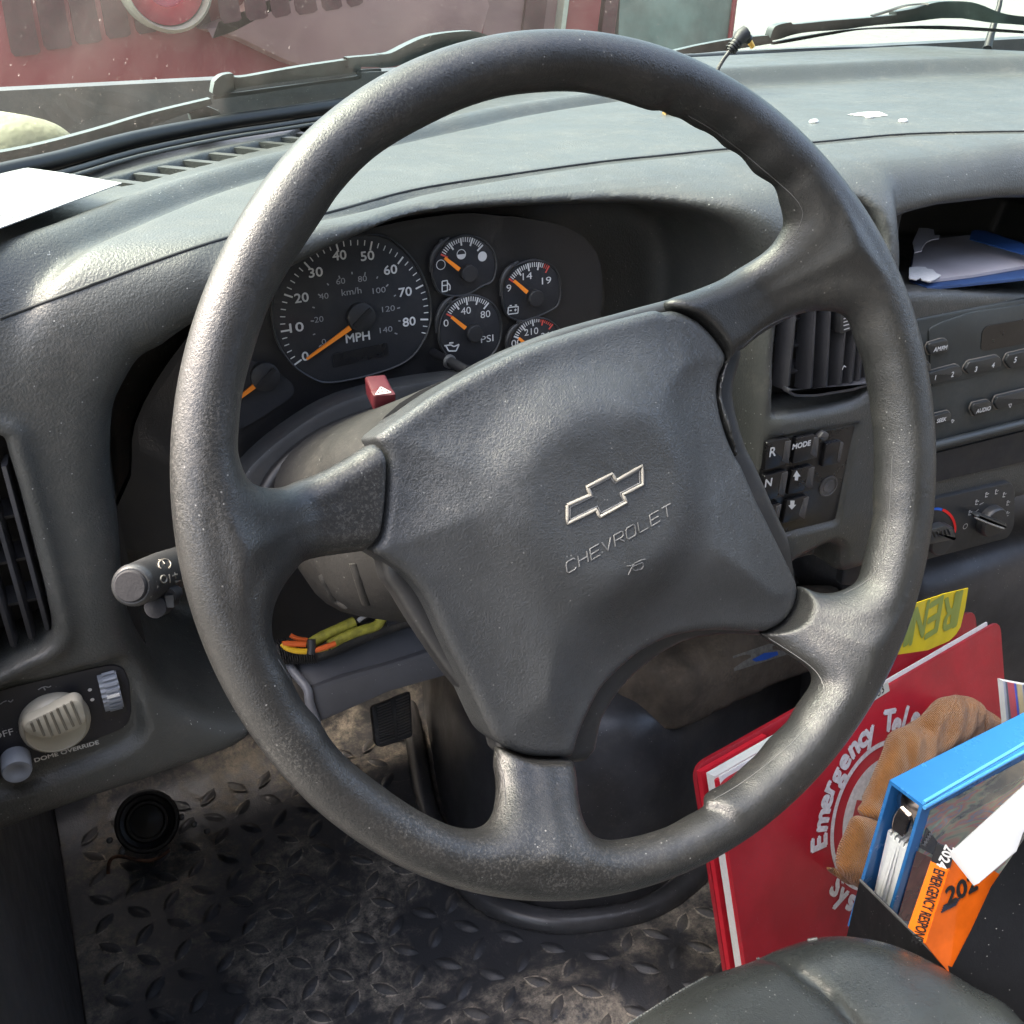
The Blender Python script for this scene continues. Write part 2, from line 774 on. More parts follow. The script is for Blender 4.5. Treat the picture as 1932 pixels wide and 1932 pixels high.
def wuv(pts, z=None):
    """picture points -> wheel plane; the plane sinks towards the hub like the spokes do"""
    out = []
    for p in pts:
        h = 0.0 if z is None else z
        for _ in range(40):
            q = WP.uv(p, h)
            if z is not None:
                break
            r = np.hypot(*q)
            h = .6 * h + .4 * HUBZ * (1 - sstep(.150, .200, np.array(r)))
        out.append(q)
    return np.array(out)


holeA = T(ID, '448 830,450 862,465 901,487 917,528 920,560 908,600 893,650 866,708 832') + \
    T(ID, '800 800,950 720,1150 650,1260 600') + \
    T(K5, '0 548,150 490,300 430,400 370,500 310,580 250,640 170,662 120,655 60,640 0') + \
    T(K3, '620 1000,560 960,505 925,480 890,440 838,400 812,345 783,305 740,250 705,205 688,150 655,110 630,60 618,0 585') + \
    T(K2, '1800 590,1600 528,1400 488,1200 490,1000 513,800 570,600 660,400 770,250 880,100 1040,0 1190') + \
    T(ID, '550 500,509 574,477 664,456 746')
holeB = T(K5, '345 850,400 810,500 730,600 670,700 620,800 597,880 595,960 608,1015 655,1050 770,1090 870,1105 960,1128 1080,1138 1200') + \
    T(K6, '1148 200,1150 400,1142 500,1145 620,1122 740,1092 860,1068 950,1040 985,980 1018,900 1037,820 1033,750 1005') + \
    T(ID, '1480 1085,1440 1020,1400 900,1370 800,1355 740')
holeC = T(K8, '1440 440,1530 505,1640 580,1740 650,1785 710,1770 770,1680 900,1640 975,1530 1080,1450 1180,1350 1270,1280 1340,1150 1410,1090 1475') + \
    T(KB, '1700 220,1600 275,1500 330,1350 375,1230 392,1160 380') + \
    T(K8, '420 1640,360 1540,332 1400,325 1300') + T(ID, '1080 1400,1095 1330,1140 1260,1230 1190,1330 1165,1400 1165')
holeD = T(KM, '400 0,330 60,260 150,210 250,188 350,190 440,215 530,280 650,360 830,470 960,540 1075,650 1200,800 1320,950 1430,1100 1525,1270 1605,1400 1630,1480 1613,1530 1560,1553 1470,1558 1350,1540 1250') + \
    T(ID, '935 1400,900 1310,850 1220,800 1110,745 1030,700 1037')
HO = [catmull(wuv(h), 5, True) for h in (holeA, holeB, holeC, holeD)]

coverpx = T(KH, '90 940,200 850,300 780,500 640,700 530,900 430,1100 350,1300 290,1500 230,1700 178,1800 155') + \
    T(K5, '0 580,60 590,130 612,200 650,270 718,320 785,347 850,310 950,300 1050,320 1180,360 1300,395 1395') + \
    T(K6, '340 180,420 350,500 540,560 660,640 820,700 940,720 990,720 1060,690 1140,640 1200,560 1243,490 1246') + \
    T(K8, '1300 430,1200 427,1050 440,900 480,750 560,600 690,500 800,430 930,370 1060,338 1180,332 1197') + \
    T(KM, '1932 1198,1760 1190,1640 1150,1560 1100,1500 1000,1400 780,1270 530,1150 270,1040 120,900 10') + \
    T(KH, '80 1640,105 1590,130 1530,150 1400,163 1250,166 1100,150 1020,110 960')
coverpx = [(x, y + 7) if i < 12 else (x, y) for i, (x, y) in enumerate(coverpx)]
CO = catmull(wuv(coverpx, -.027), 3, True)
# hub body behind the cover: a little wider than the cover on its lower left flank
backpx = T(KH, '60 960,300 755,700 500,1100 330,1500 215,1932 105') + T(K5, '60 580,200 640,320 780,345 850,300 1050,360 1300') + \
    T(K6, '420 350,560 660,700 940,715 1060,640 1200,490 1248') + \
    T(K8, '1200 430,900 480,600 690,430 930,337 1180') + \
    T(KM, '1560 1170,1480 1030,1430 960,1350 835,1200 650,1050 435,900 190,810 0')
BO = catmull(wuv(backpx, -.058), 3, True)

vox = .0016
ex0 = .242
gx = np.arange(-ex0, ex0, vox)
GX, GY = np.meshgrid(gx, gx, indexing='ij')
RR = np.hypot(GX, GY)
ANG = np.degrees(np.arctan2(GY, GX))
ao = np.array([-180, -160, -128, -109, -90, -64, -38, -13, 2, 16, 23, 40, 62, 80, 100, 124, 143, 160, 180])
av = np.array([.6, .8, 1.3, 1.0, .6, .4, 1.4, 1.2, 1.5, 2.4, 2.0, .6, .6, .2, .2, .8, -.2, .2, .6]) * .001
RO = .2190 + np.interp(ANG, ao, av)
outer = RR - RO                                   # negative inside
holes = np.full(RR.shape, -1.0)
for h in HO:
    holes = np.maximum(holes, -sd_poly(GX, GY, h))
d2 = -np.maximum(outer, holes)                    # distance to the nearest edge, positive in material


def blur(A, n):
    for _ in range(n):
        P = np.pad(A, 1, mode='edge')
        A = (P[:-2, 1:-1] + P[2:, 1:-1] + 2 * A) / 4
        P = np.pad(A, 1, mode='edge')
        A = (P[1:-1, :-2] + P[1:-1, 2:] + 2 * A) / 4
    return A


d2b = blur(d2, 2)
rim_r = .0143
zc = HUBZ * (1 - sstep(.150, .200, RR)) * 1.0
rr_ = rim_r - .003 * (1 - sstep(.13, .18, RR))
crown = .010 * sstep(.012, .035, d2b) * sstep(.12, .17, RR)
gz = np.arange(-.062, .032, vox)
Z = gz[None, None, :] - zc[:, :, None]
q = np.maximum(rr_ - d2b, 0)
q = np.where(d2b < rr_, q, 0)
Fd = np.sqrt(q[:, :, None] ** 2 + np.where(Z > 0, np.maximum(Z - crown[:, :, None] * .5, 0), Z) ** 2) - rr_[:, :, None]
Fd = np.where(d2b[:, :, None] < 0, np.maximum(Fd, -d2b[:, :, None] + .0), Fd)
# nothing of this body inside the cover's footprint
cov_sd = sd_poly(GX, GY, CO)
Fd = smax(Fd, -(cov_sd - .0016)[:, :, None] + 0 * Z, .002)
V, Fc = surfnet(Fd, (-ex0, -ex0, gz[0]), vox)
Vw = WC + V[:, :1] * WA + V[:, 1:2] * WB + V[:, 2:3] * WN
wheel = thing('steering_wheel', 'worn dark grey four-spoke steering wheel with a padded emblem hub', 'steering wheel', WC)
rim = mkbig('rim_and_spokes', Vw, Fc, M['leather'], wheel)

# padded cover over the air bag
x0, x1 = CO.min(0) - .012, CO.max(0) + .012
cx_ = np.arange(x0[0], x1[0], vox)
cy_ = np.arange(x0[1], x1[1], vox)
CX, CY = np.meshgrid(cx_, cy_, indexing='ij')
sd = blur(sd_poly(CX, CY, CO), 1)
dc = WP.uv((1118, 930), HUBZ + .01)
rd = np.hypot((CX - dc[0]) / .062, (CY - dc[1]) / .060)
top = HUBZ + .0145 + .0062 * (1 - sstep(.66, 1.22, rd)) - .0010 * (1 - sstep(.1, .85, rd)) \
    + .006 * sstep(0, .055, -sd) - .010 * sstep(.055, .0, -sd) * .6
# soft dents on the left of the pad
for (px, py, w, a) in ((880, 870, .030, -.0034), (860, 1010, .022, .0024), (1000, 760, .03, .0014), (960, 1120, .03, -.0022), (1390, 1010, .03, .0014), (1290, 700, .018, -.0022), (1180, 1290, .03, -.002)):
    u = WP.uv((px, py), HUBZ)
    top += a * np.exp(-((CX - u[0]) ** 2 + (CY - u[1]) ** 2) / (2 * w * w))
czz = np.arange(-.085, .004, vox)
er = .0060
w0 = (sd + er)[:, :, None] + np.zeros(len(czz))
mid = -.055
w1 = np.maximum(czz[None, None, :] - (top - er)[:, :, None], (-.056 + 0 * top)[:, :, None] - czz[None, None, :])
Fd = np.minimum(np.maximum(w0, w1), 0) + np.sqrt(np.maximum(w0, 0) ** 2 + np.maximum(w1, 0) ** 2) - er
V, Fc = surfnet(Fd, (cx_[0], cy_[0], czz[0]), vox)
Vw = WC + V[:, :1] * WA + V[:, 1:2] * WB + V[:, 2:3] * WN
cover = mkbig('hub_cover', Vw, Fc, M['cover'], wheel)
# hub body behind
sdb = blur(sd_poly(CX, CY, BO), 1)
w0 = (sdb + .006)[:, :, None] + np.zeros(len(czz))
w1 = np.maximum(czz[None, None, :] - (HUBZ - .014), -.058 - czz[None, None, :])
Fd = np.minimum(np.maximum(w0, w1), 0) + np.sqrt(np.maximum(w0, 0) ** 2 + np.maximum(w1, 0) ** 2) - .006
V, Fc = surfnet(Fd, (cx_[0], cy_[0], czz[0]), vox)
Vw = WC + V[:, :1] * WA + V[:, 1:2] * WB + V[:, 2:3] * WN
mkbig('hub_back', Vw, Fc, M['trim'], wheel)

bv_cover = bvh_of(cover)
bv_rim = bvh_of(rim)


def onto(bv, px, lift=.0003, extra=None):
    """picture point -> point on a built surface"""
    d = ray(*px)
    d = d / np.linalg.norm(d)
    hit, nrm, i, dist = bv.ray_cast(Vector((0, 0, 0)), Vector(d))
    if hit is None:
        return None
    return np.array(hit) + np.array(nrm) * lift


def drape(name, bv, lines, r, mat, parent, lift=.0, sub=4, seg=6, gap=.07):
    mb = MB()
    for L in lines:
        P = []
        L = catmull(L, sub) if sub > 1 else np.array([a + (b - a) * t for a, b in zip(np.array(L)[:-1], np.array(L)[1:]) for t in np.linspace(0, 1, 5)[:-1]] + [np.array(L)[-1]])
        for p in L:
            w = onto(bv, p, lift)
            if w is not None and (not P or np.linalg.norm(w - P[-1]) < gap):
                P.append(w)
        if len(P) > 1:
            mb.add(*tubegeo(P, r, seg))
    return mb.build(name, mat, parent, 60)


def line_px(*pts):
    return [np.array(p, float) for p in pts]


# emblem outline, lettering and horn sign, raised from the cover
em = T(KH, '1245 1352,1375 1300,1395 1290,1390 1270,1362 1248,1520 1170,1535 1210,1548 1205,1700 1125,1708 1232,1590 1292,1605 1345,1445 1425,1425 1375,1262 1455,1245 1468,1245 1352')
em = T(KH, '1250 1360,1392 1297,1368 1250,1522 1170,1545 1212,1702 1122,1706 1234,1585 1296,1608 1342,1447 1430,1424 1385,1250 1470,1250 1360')
emb = drape('emblem', bv_cover, [em], .00095, M['cream'], cover, .0001, sub=1)
emi = T(KH, '1268 1372,1405 1305,1385 1258,1512 1190,1538 1228,1686 1145,1690 1226,1570 1288,1592 1337,1455 1408,1432 1368,1268 1448,1268 1372')
drape('emblem_inner_edge', bv_cover, [emi], .0005, M['embossed'], emb, .0001, sub=1)
G = {'C': ['1 .85,.85 1,.15 1,0 .85,0 .15,.15 0,.85 0,1 .15'], 'H': ['0 0,0 1', '1 0,1 1', '0 .5,1 .5'],
     'E': ['1 0,0 0,0 1,1 1', '0 .5,.9 .5'], 'V': ['0 1,.5 0,1 1'], 'R': ['0 0,0 1,.85 1,1 .88,1 .6,.85 .48,0 .48', '.5 .48,1 0'],
     'O': ['.15 0,0 .15,0 .85,.15 1,.85 1,1 .85,1 .15,.85 0,.15 0'], 'L': ['0 1,0 0,1 0'], 'T': ['0 1,1 1', '.5 1,.5 0']}
bl0, bl1 = np.array(KH(1253, 1772)), np.array(KH(1903, 1405))
upv = np.array(KH(1240, 1690)) - np.array(KH(1253, 1772))
word = 'CHEVROLET'
lines = []
for i, ch in enumerate(word):
    a = bl0 + (bl1 - bl0) * (i / len(word))
    b = (bl1 - bl0) / len(word) * .74
    for s in G[ch]:
        pts = [[float(v) for v in q.split()] for q in s.split(',')]
        lines.append([a + b * p[0] + upv * p[1] * .80 for p in pts])
drape('lettering', bv_cover, lines, .00042, M['embossed'], cover, .0001, sub=1)
hs = [T(KH, '1620 1780,1635 1745,1655 1712,1640 1725,1610 1728'), T(KH, '1655 1712,1700 1690,1720 1688'),
      T(KH, '1650 1750,1640 1735,1665 1722,1705 1705,1712 1725,1700 1745,1660 1755,1650 1750')]
drape('horn_symbol', bv_cover, hs, .0004, M['embossed'], cover, .0001, sub=1)
# the mould seams along the inner edge of the rim and the spokes
seams = [T(K3, '130 620,250 690,400 800,520 900,620 985,700 1060,742 1130,735 1190,700 1260,600 1350'),
         T(K5, '420 790,520 700,640 635,760 605,880 600,1000 630,1080 670,1140 740,1180 900,1210 1100,1225 1300'),
         T(K6, '1225 300,1215 500,1200 700,1170 850,1130 930,1060 990,960 1040'),
         T(K8, '1500 470,1700 600,1800 690,1838 800,1800 920,1700 1045,1500 1225,1300 1370,1130 1465,900 1590,700 1670'),
         T(KM, '1490 1010,1500 1060,1560 1200,1595 1330,1605 1480'),
         T(KM, '230 600,330 760,430 900')]
for sm_ in seams:
    drape('mould_seam', bv_rim, [sm_], .00022, M['embossed'], rim, .0, sub=4, seg=5, gap=.012)

# ------------------------------------------------------------------ dashboard body: one moulded shell
M['seal0'] = simple('dark_groove', (.012, .013, .013), .6)
dash = thing('dashboard', 'dark grey moulded dashboard across the whole cab, with a hood over the gauges', 'dashboard', (.5, .8, -.3))
FP = tilted((0, .60, -.3), 0)                      # the face towards the driver
TP = flat(-.15)                                    # the top pad
vox = .0036
X = np.arange(-.32, 1.50, vox)
Y = np.arange(.555, 1.215, vox)
Zg = np.arange(-.60, -.085, vox)
# ---- front-view outlines, in (x, z)


def fxz(pts, y=.60):
    P = Plane((0, y, 0), (0, -1, 0))
    return np.array([[P.hit(*p)[0], P.hit(*p)[2]] for p in pts])


XF, ZF = np.meshgrid(X, Zg, indexing='ij')
cav = T(ID, '325 705,375 668,435 632,505 594,580 556,660 522,760 492,870 472,1000 458,1150 446,1280 440,1365 450,1416 488,1434 560,1426 700,1414 830,1410 960,1450 1080,1470 1230,1300 1500,800 1650,600 1520,566 1400,520 1352') + \
    T(L2, '1580 770,1400 700,1250 600,1130 450,1050 280,1010 100') + T(L1, '985 1290,960 1100,935 900,930 700,940 500,960 380,1020 260,1100 130')
cavP = catmull(fxz(cav), 4, True)
d_cav = blur(sd_poly(XF, ZF, cavP), 1)
bot = fxz(T(L2, '0 1650,300 1530,700 1390,1000 1290,1300 1180,1600 1070,1740 1010'))
bot = np.array([[-.5, bot[0][1] - .01]] + bot.tolist() + [[.30, bot[-1][1] + .005], [.50, -.50], [.62, -.53], [1.6, -.53]])
zb = np.interp(X, bot[:, 0], bot[:, 1])
d_bot = zb[:, None] - ZF
# centre-stack recess
stk = T(ID, '1727 1120,1716 900,1712 700,1716 560,1724 490,1733 439,1749 394,1780 352,1829 330,1932 308,2300 270,2300 1000,2000 1060,1932 1080')
d_stk = blur(sd_poly(XF, ZF, catmull(fxz(stk), 3, True)), 1)
cub = T(K3, '1340 1500,1345 1395,1355 1290,1375 1225,1410 1190,1932 1100') + T(ID, '2300 400,2300 560,1932 560')+ T(K5, '1400 520,1340 500')
cubP = catmull(fxz(cub, .606), 2, True)
d_cub = sd_poly(XF, ZF, cubP)
vl = T(L1, '0 520,30 530,60 640,140 900,230 1250,310 1560') + T(L2, '340 50,365 180,350 250,280 330,130 400,0 470') + T(ID, '-100 1300,-190 1200,-190 900,-100 800')
d_vl = sd_poly(XF, ZF, catmull(fxz(vl), 2, True))
vlr = T(L1, '0 390,60 400,130 440,190 540,250 740,320 960,400 1250,470 1560') + T(L2, '520 100,530 200,490 310,400 390,250 440,100 520,0 570') + T(ID, '-100 1340,-230 1240,-230 860,-100 760')
d_vlr = sd_poly(XF, ZF, catmull(fxz(vlr), 2, True))
vr = T(K5, '650 600,610 1110,640 1150,900 1110,1060 1060,1130 960,1180 600,1130 500,700 540')
d_vr = sd_poly(XF, ZF, catmull(fxz(vr), 2, True))
lp = T(L2, '-420 850,0 610,300 555,620 475,760 437,840 445,900 480,935 600,965 750,985 900,960 960,860 1030,700 1100,400 1220,200 1300,80 1330,-200 1400,-500 1350')
d_lp = sd_poly(XF, ZF, roundpoly(fxz(lp), .012, 3))
kp = T(K6, '555 210,1040 118,930 655,590 740,490 690,520 500')
d_kp = sd_poly(XF, ZF, roundpoly(fxz(kp), .003, 2))
oval = T(K3, '1085 1125,1130 1110,1170 1130,1205 1190,1212 1280,1195 1350,1130 1360,1080 1300')
d_ov = sd_poly(XF, ZF, catmull(fxz(oval), 2, True))
low = T(K6, '700 870,900 770,960 800,940 1040,860 1100,700 1100')
d_low = sd_poly(XF, ZF, roundpoly(fxz(low), .01, 3))
# ---- plan-view outlines, in (x, y)
XT, YT = np.meshgrid(X, Y, indexing='ij')


def txy(pts, z=-.15):
    P = flat(z)
    return np.array([P.hit(*p)[:2] for p in pts])


ridge = txy(T(K1, '-500 1500,50 1330,300 1250,600 1130,900 1020,1200 930,1500 850') + T(K2, '500 695,700 655,900 610,1100 575,1300 545,1500 520,1640 512'))
ridge = np.concatenate([ridge, txy([(1240, 172), (1330, 160), (1379, 152)])])
dr, sr_ = d_line(XT, YT, catmull(ridge, 3))
behind = sstep(-.004, .012, np.where(sr_ > 0, dr, -dr))
plat = txy(T(K3, '300 470,450 460,700 445,1000 430,1400 408,1932 392,2400 385'))
dp_, sp_ = d_line(XT, YT, catmull(plat, 3))
onplat = np.where(sp_ > 0, dp_, -dp_)
xr = sstep(.62, .80, XT)
crease = txy(T(ID, '-300 680,0 600,150 545') + T(K1, '850 1395,1240 1270') + T(K2, '50 1140,500 1020,1000 940,1500 870,1932 825') + T(K3, '340 800,800 765,1300 720,1932 705,2500 700'))
dcr, scr = d_line(XT, YT, catmull(crease, 3))
fr = np.where(scr > 0, -dcr, dcr)                  # positive in front of the crease
ztop = -.15 + .006 * np.exp(-(dr / .014) ** 2) * (1 - xr) - .007 * np.exp(-((np.where(sr_ > 0, dr, -dr) + .024) / .009) ** 2) * (1 - xr) - .003 * behind * (1 - xr)
ztop += xr * .020 * sstep(-.014, .018, onplat)
ztop -= .0035 * np.exp(-(dcr / .006) ** 2)
ztop -= .35 * np.maximum(fr, 0) ** 2 * 4
ztop += -.012 * sstep(.35, -.2, XT) * 0
# defroster channel
chan = txy(T(K1, '480 962,600 955,740 925,880 885,1020 850,1150 815,1290 780,1420 752,1540 725,1640 700') + T(K2, '0 640,100 610,300 580'))
dch, sch = d_line(XT, YT, catmull(chan, 3))
ztop -= .012 * sstep(.0170, .0125, dch) * (XT > chan[0][0] - .01)
# ---- assemble
X3, Y3, Z3 = X[:, None, None].astype(np.float32), Y[None, :, None].astype(np.float32), Zg[None, None, :].astype(np.float32)
f2 = lambda A: A[:, None, :].astype(np.float32)
t2 = lambda A: A[:, :, None].astype(np.float32)
face = .598 + .02 * sstep(-.30, -.5, ZF) * 0
A = (face[:, None, :] - Y3)
Tz = (Z3 - t2(ztop)) * .96
kx = (.034 + .036 * (sstep(.47, .66, X) + sstep(.12, -.03, X))).astype(np.float32)[:, None, None]
D = smax(A, Tz, kx)
D = smax(D, f2(d_bot) + 0 * Y3, .02)
sealc = np.array([flat(-.138).hit(*p)[:2] for p in [(-260, 400), (-120, 352), (0, 320)] + T(K1, '300 845,700 738,1150 652,1500 602,1860 545') + [(760, 165), (900, 143), (1060, 125), (1200, 114)] + T(K3, '150 312,500 292,1000 272,1400 277,1932 307') ])
sealc = np.concatenate([sealc, [[1.6, .97]]])
yseal = np.interp(X, sealc[:, 0], sealc[:, 1])
D = smax(D, Y3 - (yseal[:, None, None] + .008).astype(np.float32) + 0 * Z3, .01)
D = smax(D, -(smax(f2(d_cav) - (.735 - Y3) * .10, Y3 - .735, .02)), .024)
D = smax(D, -(smax(f2(d_stk), Y3 - .624, .01)), .032)
D = smax(D, -(smax(f2(d_cub), Y3 - .90, .01)), .010)
# raised rim round the left vent, then its pocket
D = smin(D, np.maximum(np.abs(f2((d_vl + d_vlr) / 2)) - .002, .594 - Y3), .010)
D = smax(D, -(smax(f2(d_vl), Y3 - .66, .004)), .004)
D = smax(D, -(smax(f2(d_vr), Y3 - .66, .004)), .010)
D = smax(D, -(smax(f2(d_lp), Y3 - .606, .006)), .008)
D = smax(D, -(smax(f2(d_kp), Y3 - .602, .002)), .003)
D = smax(D, -(smax(f2(d_ov), Y3 - .63, .004)), .008)
D = smax(D, -(smax(f2(d_low), Y3 - .64, .004)), .012)
# underside kept hollow so that the foot well is open
D = np.maximum(D, -np.maximum(np.maximum(.66 - Y3, Z3 + .40 + np.where(X3 < .12, .13, 0).astype(np.float32)), Y3 - 1.3))
V, Fc = surfnet(D, (X[0], Y[0], Zg[0]), vox)
shell = mkbig('dash_shell', V, Fc, M['dash'], dash)
bv_dash = bvh_of(shell)
drape('pad_seam', bv_dash, [[(0, 601), (150, 546)] + T(K1, '850 1395,1240 1270') + T(K2, '50 1140,500 1020,1000 940,1500 870,1932 825') + T(K3, '340 800,800 765,1300 720,1932 705,2100 703')], .0011, M['seal0'], dash, .0, sub=6, seg=6)
del D

# ------------------------------------------------------------------ cab floor, walls, roof, engine cover, seat
def floor_mat_material(name, amount):
    m, nt, b = new_mat(name)
    tc = N(nt, 'ShaderNodeTexCoord')
    geo = N(nt, 'ShaderNodeNewGeometry')
    vec = geo.outputs['Position']
    n1 = noise(nt, vec, 8, 6, .68, .4)
    n2 = noise(nt, vec, 60, 5, .75)
    n3 = noise(nt, vec, 420, 3, .7)
    mask = mul(nt, mul(nt, ramp(nt, n1, .43, .62), ramp(nt, n2, .32, .62)), ramp(nt, n3, .2, .6, .35, 1))
    c = mixc(nt, mul(nt, mask, amount), (.046, .047, .051), (.46, .40, .31))
    light = mul(nt, ramp(nt, noise(nt, vec, 33, 5, .8, .8), .56, .70), ramp(nt, n3, .35, .6))
    c = mixc(nt, mul(nt, light, .45 * amount), c, (.24, .21, .18))
    nt.links.new(c, b.inputs['Base Color'])
    nt.links.new(ramp(nt, mask, 0, .6, .38, .85), b.inputs['Roughness'])
    bu = N(nt, 'ShaderNodeBump')
    bu.inputs['Strength'].default_value = .35
    bu.inputs['Distance'].default_value = .001
    nt.links.new(mul(nt, n2, n3, 'ADD'), bu.inputs['Height'])
    nt.links.new(bu.outputs[0], b.inputs['Normal'])
    return m


M['mat'] = floor_mat_material('dusty_rubber_mat', .85)
M['tread'] = floor_mat_material('tread_rubber', .28)
M['cover_rubber'] = plastic('engine_cover_plastic', (.045, .045, .047), .34, 500, .15, dust=.10, speck=.6, blotch=.3)
M['dusty'] = plastic('dusty_vinyl', (.085, .066, .048), .85, 160, .5, dust=.5, dustc=(.22, .17, .12), gd=.002, blotch=.5)
M['panel'] = plastic('side_trim', (.030, .030, .031), .6, 700, .25, dust=.08, speck=.3)
M['interior'] = simple('headliner', (.10, .095, .09), .9)
M['seat'] = plastic('seat_vinyl', (.024, .027, .026), .26, 420, .15, 'leather', speck=.3, gd=.0008)
M['thread'] = simple('thread', (.09, .10, .095), .7)
M['ground'] = simple('concrete', (.13, .132, .123), .9, scale=3, var=.12)

FZ = -1.0
gnd = mk('ground', [(-80, -80, -H), (80, -80, -H), (80, 120, -H), (-80, 120, -H)], [[0, 1, 2, 3]], M['ground'], kind='structure')
# floor pan, toe board and footwell walls
fl = box('cab_floor', (-.5, -.95, FZ - .06), (1.9, 1.10, FZ - .012), M['panel'], kind='structure')
fw = MB()
fw.add([(-.5, 1.10, FZ - .06), (1.9, 1.10, FZ - .06), (1.9, 1.42, -.62), (-.5, 1.42, -.62), (-.5, 1.14, FZ - .07), (1.9, 1.14, FZ - .07), (1.9, 1.46, -.62), (-.5, 1.46, -.62)],
       [[0, 1, 2, 3], [4, 7, 6, 5], [0, 4, 5, 1], [3, 2, 6, 7], [0, 3, 7, 4], [1, 5, 6, 2]])
fw.add(*boxgeo((.7, 1.44, -.38), np.eye(3), (2.4, .04, .46)))
fw.build('toe_board', M['cover_rubber'], kind='structure')
side = MB()
side.add(*boxgeo((-.135, .965, -.66), np.eye(3), (.07, .99, .68)))
side.add(*boxgeo((-.135, .06, -.965), np.eye(3), (.07, .80, .07)))
side.build('cab_side_wall', M['panel'], kind='structure')
# unseen cab: right wall, with rear wall and cut-short roof kept for dark reflections
box('cab_roof', (-.62, -.95, .72), (1.95, -.30, .76), M['interior'], kind='structure')
box('cab_rear_wall', (-.62, -1.0, FZ), (1.95, -.95, .72), M['interior'], kind='structure')
box('cab_right_wall', (1.90, -.95, FZ), (1.95, 1.3, -.12), M['interior'], kind='structure')
#box('door_pillar', (1.90, -.95, -.12), (1.95, -.1, .72), M['interior'], kind='structure')
#box('left_pillar', (-.62, -.95, FZ), (-.56, -.25, .72), M['interior'], kind='structure')

# rubber mat with raised tread lozenges
mat_o = thing('floor_mat', 'dusty black rubber floor mat with raised lozenge tread', 'floor mat', (.25, .8, FZ))
matp = flat(FZ)
outl = [(-.098, .15), (1.2, .15), (1.2, 1.07), (-.098, 1.07)]
mb = MB()
gxm = np.linspace(-.098, 1.3, 60)
gym = np.linspace(.15, 1.32, 50)
VV = []
for y in gym:
    for x in gxm:
        z = FZ + .25 * max(0, y - 1.07) + .003 * math.sin(7 * x + 3 * y) * math.sin(9 * y)
        z += .9 * max(0, y - 1.13)
        # the mat swells up over a lump before the engine cover
        z += .018 * math.exp(-(((x - .40) / .11) ** 2 + ((y - .60) / .05) ** 2))
        VV.append((x, y, z))


def matz(x, y):
    return FZ + .25 * max(0, y - 1.07) + .9 * max(0, y - 1.13) + .003 * math.sin(7 * x + 3 * y) * math.sin(9 * y) + .018 * math.exp(-(((x - .40) / .11) ** 2 + ((y - .60) / .05) ** 2))


nx_ = len(gxm)
FF = [[j * nx_ + i, j * nx_ + i + 1, (j + 1) * nx_ + i + 1, (j + 1) * nx_ + i] for j in range(len(gym) - 1) for i in range(nx_ - 1)]
mk('mat_sheet', VV, FF, M['mat'], mat_o, smooth=True)


def project(w):
    w = np.array(w)
    z = w @ FW
    return 966 + F * (w @ RT) / z, 966 - F * (w @ UP) / z, z


# engine cover outlines (plan view)
ec = [(.45, 1.28), (.425, 1.18), (.395, 1.06), (.37, .97), (.356, .90), (.352, .83), (.368, .77), (.41, .725), (.46, .703), (.515, .692), (.58, .705), (.66, .74), (.80, .80), (1.0, .86), (1.25, .90), (1.25, 1.3)]
ecP = catmull(ec, 4, True)


def loz(L, Wd, hh):
    P = []
    n = 6
    V = []
    for sgn in (1, -1):
        for i in range(n):
            t = -1 + 2 * i / n if sgn == 1 else 1 - 2 * i / n
            V.append((t * L / 2, sgn * Wd / 2 * (1 - t * t), .0009))
    m = len(V)
    V2 = [(x * .78, y * .66, hh) for x, y, z in V]
    V3 = [(x * 1.10, y * 1.30 + (.0006 if y > 0 else -.0006 if y < 0 else 0), .0006) for x, y, z in V]
    return np.array(V + V2 + V3), [[i, (i + 1) % m, m + (i + 1) % m, m + i] for i in range(m)] + [[m + i for i in range(m)]] + [[2 * m + i, 2 * m + (i + 1) % m, (i + 1) % m, i] for i in range(m)]


lv, lf = loz(.033, .0118, .0032)
lme = bpy.data.meshes.new('tread_lozenge')
lme.from_pydata(lv.tolist(), [], lf)
lme.polygons.foreach_set('use_smooth', [True] * len(lme.polygons))
lme.materials.append(M['tread'])
M['dustrim'] = floor_mat_material('tread_dust', 1.6)
lme.materials.append(M['dustrim'])
for p_ in lme.polygons:
    if max(p_.vertices) >= 24 and len(p_.vertices) == 4:
        p_.material_index = 1
cand = []
for i in range(-3, 34):
    for j in range(3, 34):
        x, y = i * .0375 + .012 + random.uniform(-.0015, .0015), j * .0375 + random.uniform(-.0015, .0015)
        if x < -.08 or y > 1.12:
            continue
        if sd_poly(np.array([x]), np.array([y]), ecP)[0] < .045:
            continue
        px, py, z = project((x, y, FZ))
        if -40 < px < 1980 and 0 < py < 1990:
            # hidden behind binders, seat or dash: leave out
            if px > 1420 or (py < 1380 and px < 500):
                continue
            cand.append((z, x, y, (i + j) % 2))
cand.sort()
base = np.array([.25, .8, FZ])
rest = MB()
for k, (z, x, y, par) in enumerate(cand):
    a = math.pi / 4 * (1 if par else -1) + random.uniform(-.08, .08)
    if k < 300:
        o = bpy.data.objects.new('tread_lozenge', lme)
        COL.objects.link(o)
        o.parent = mat_o
        o.location = (x - base[0], y - base[1], matz(x, y) - base[2])
        o.rotation_euler = (0, 0, a)
    else:
        R3 = np.array([[math.cos(a), -math.sin(a), 0], [math.sin(a), math.cos(a), 0], [0, 0, 1]])
        rest.add(lv @ R3.T + np.array([x, y, matz(x, y)]), lf)
if rest.V:
    rest.build('far_lozenges', M['tread'], mat_o, kind='stuff')

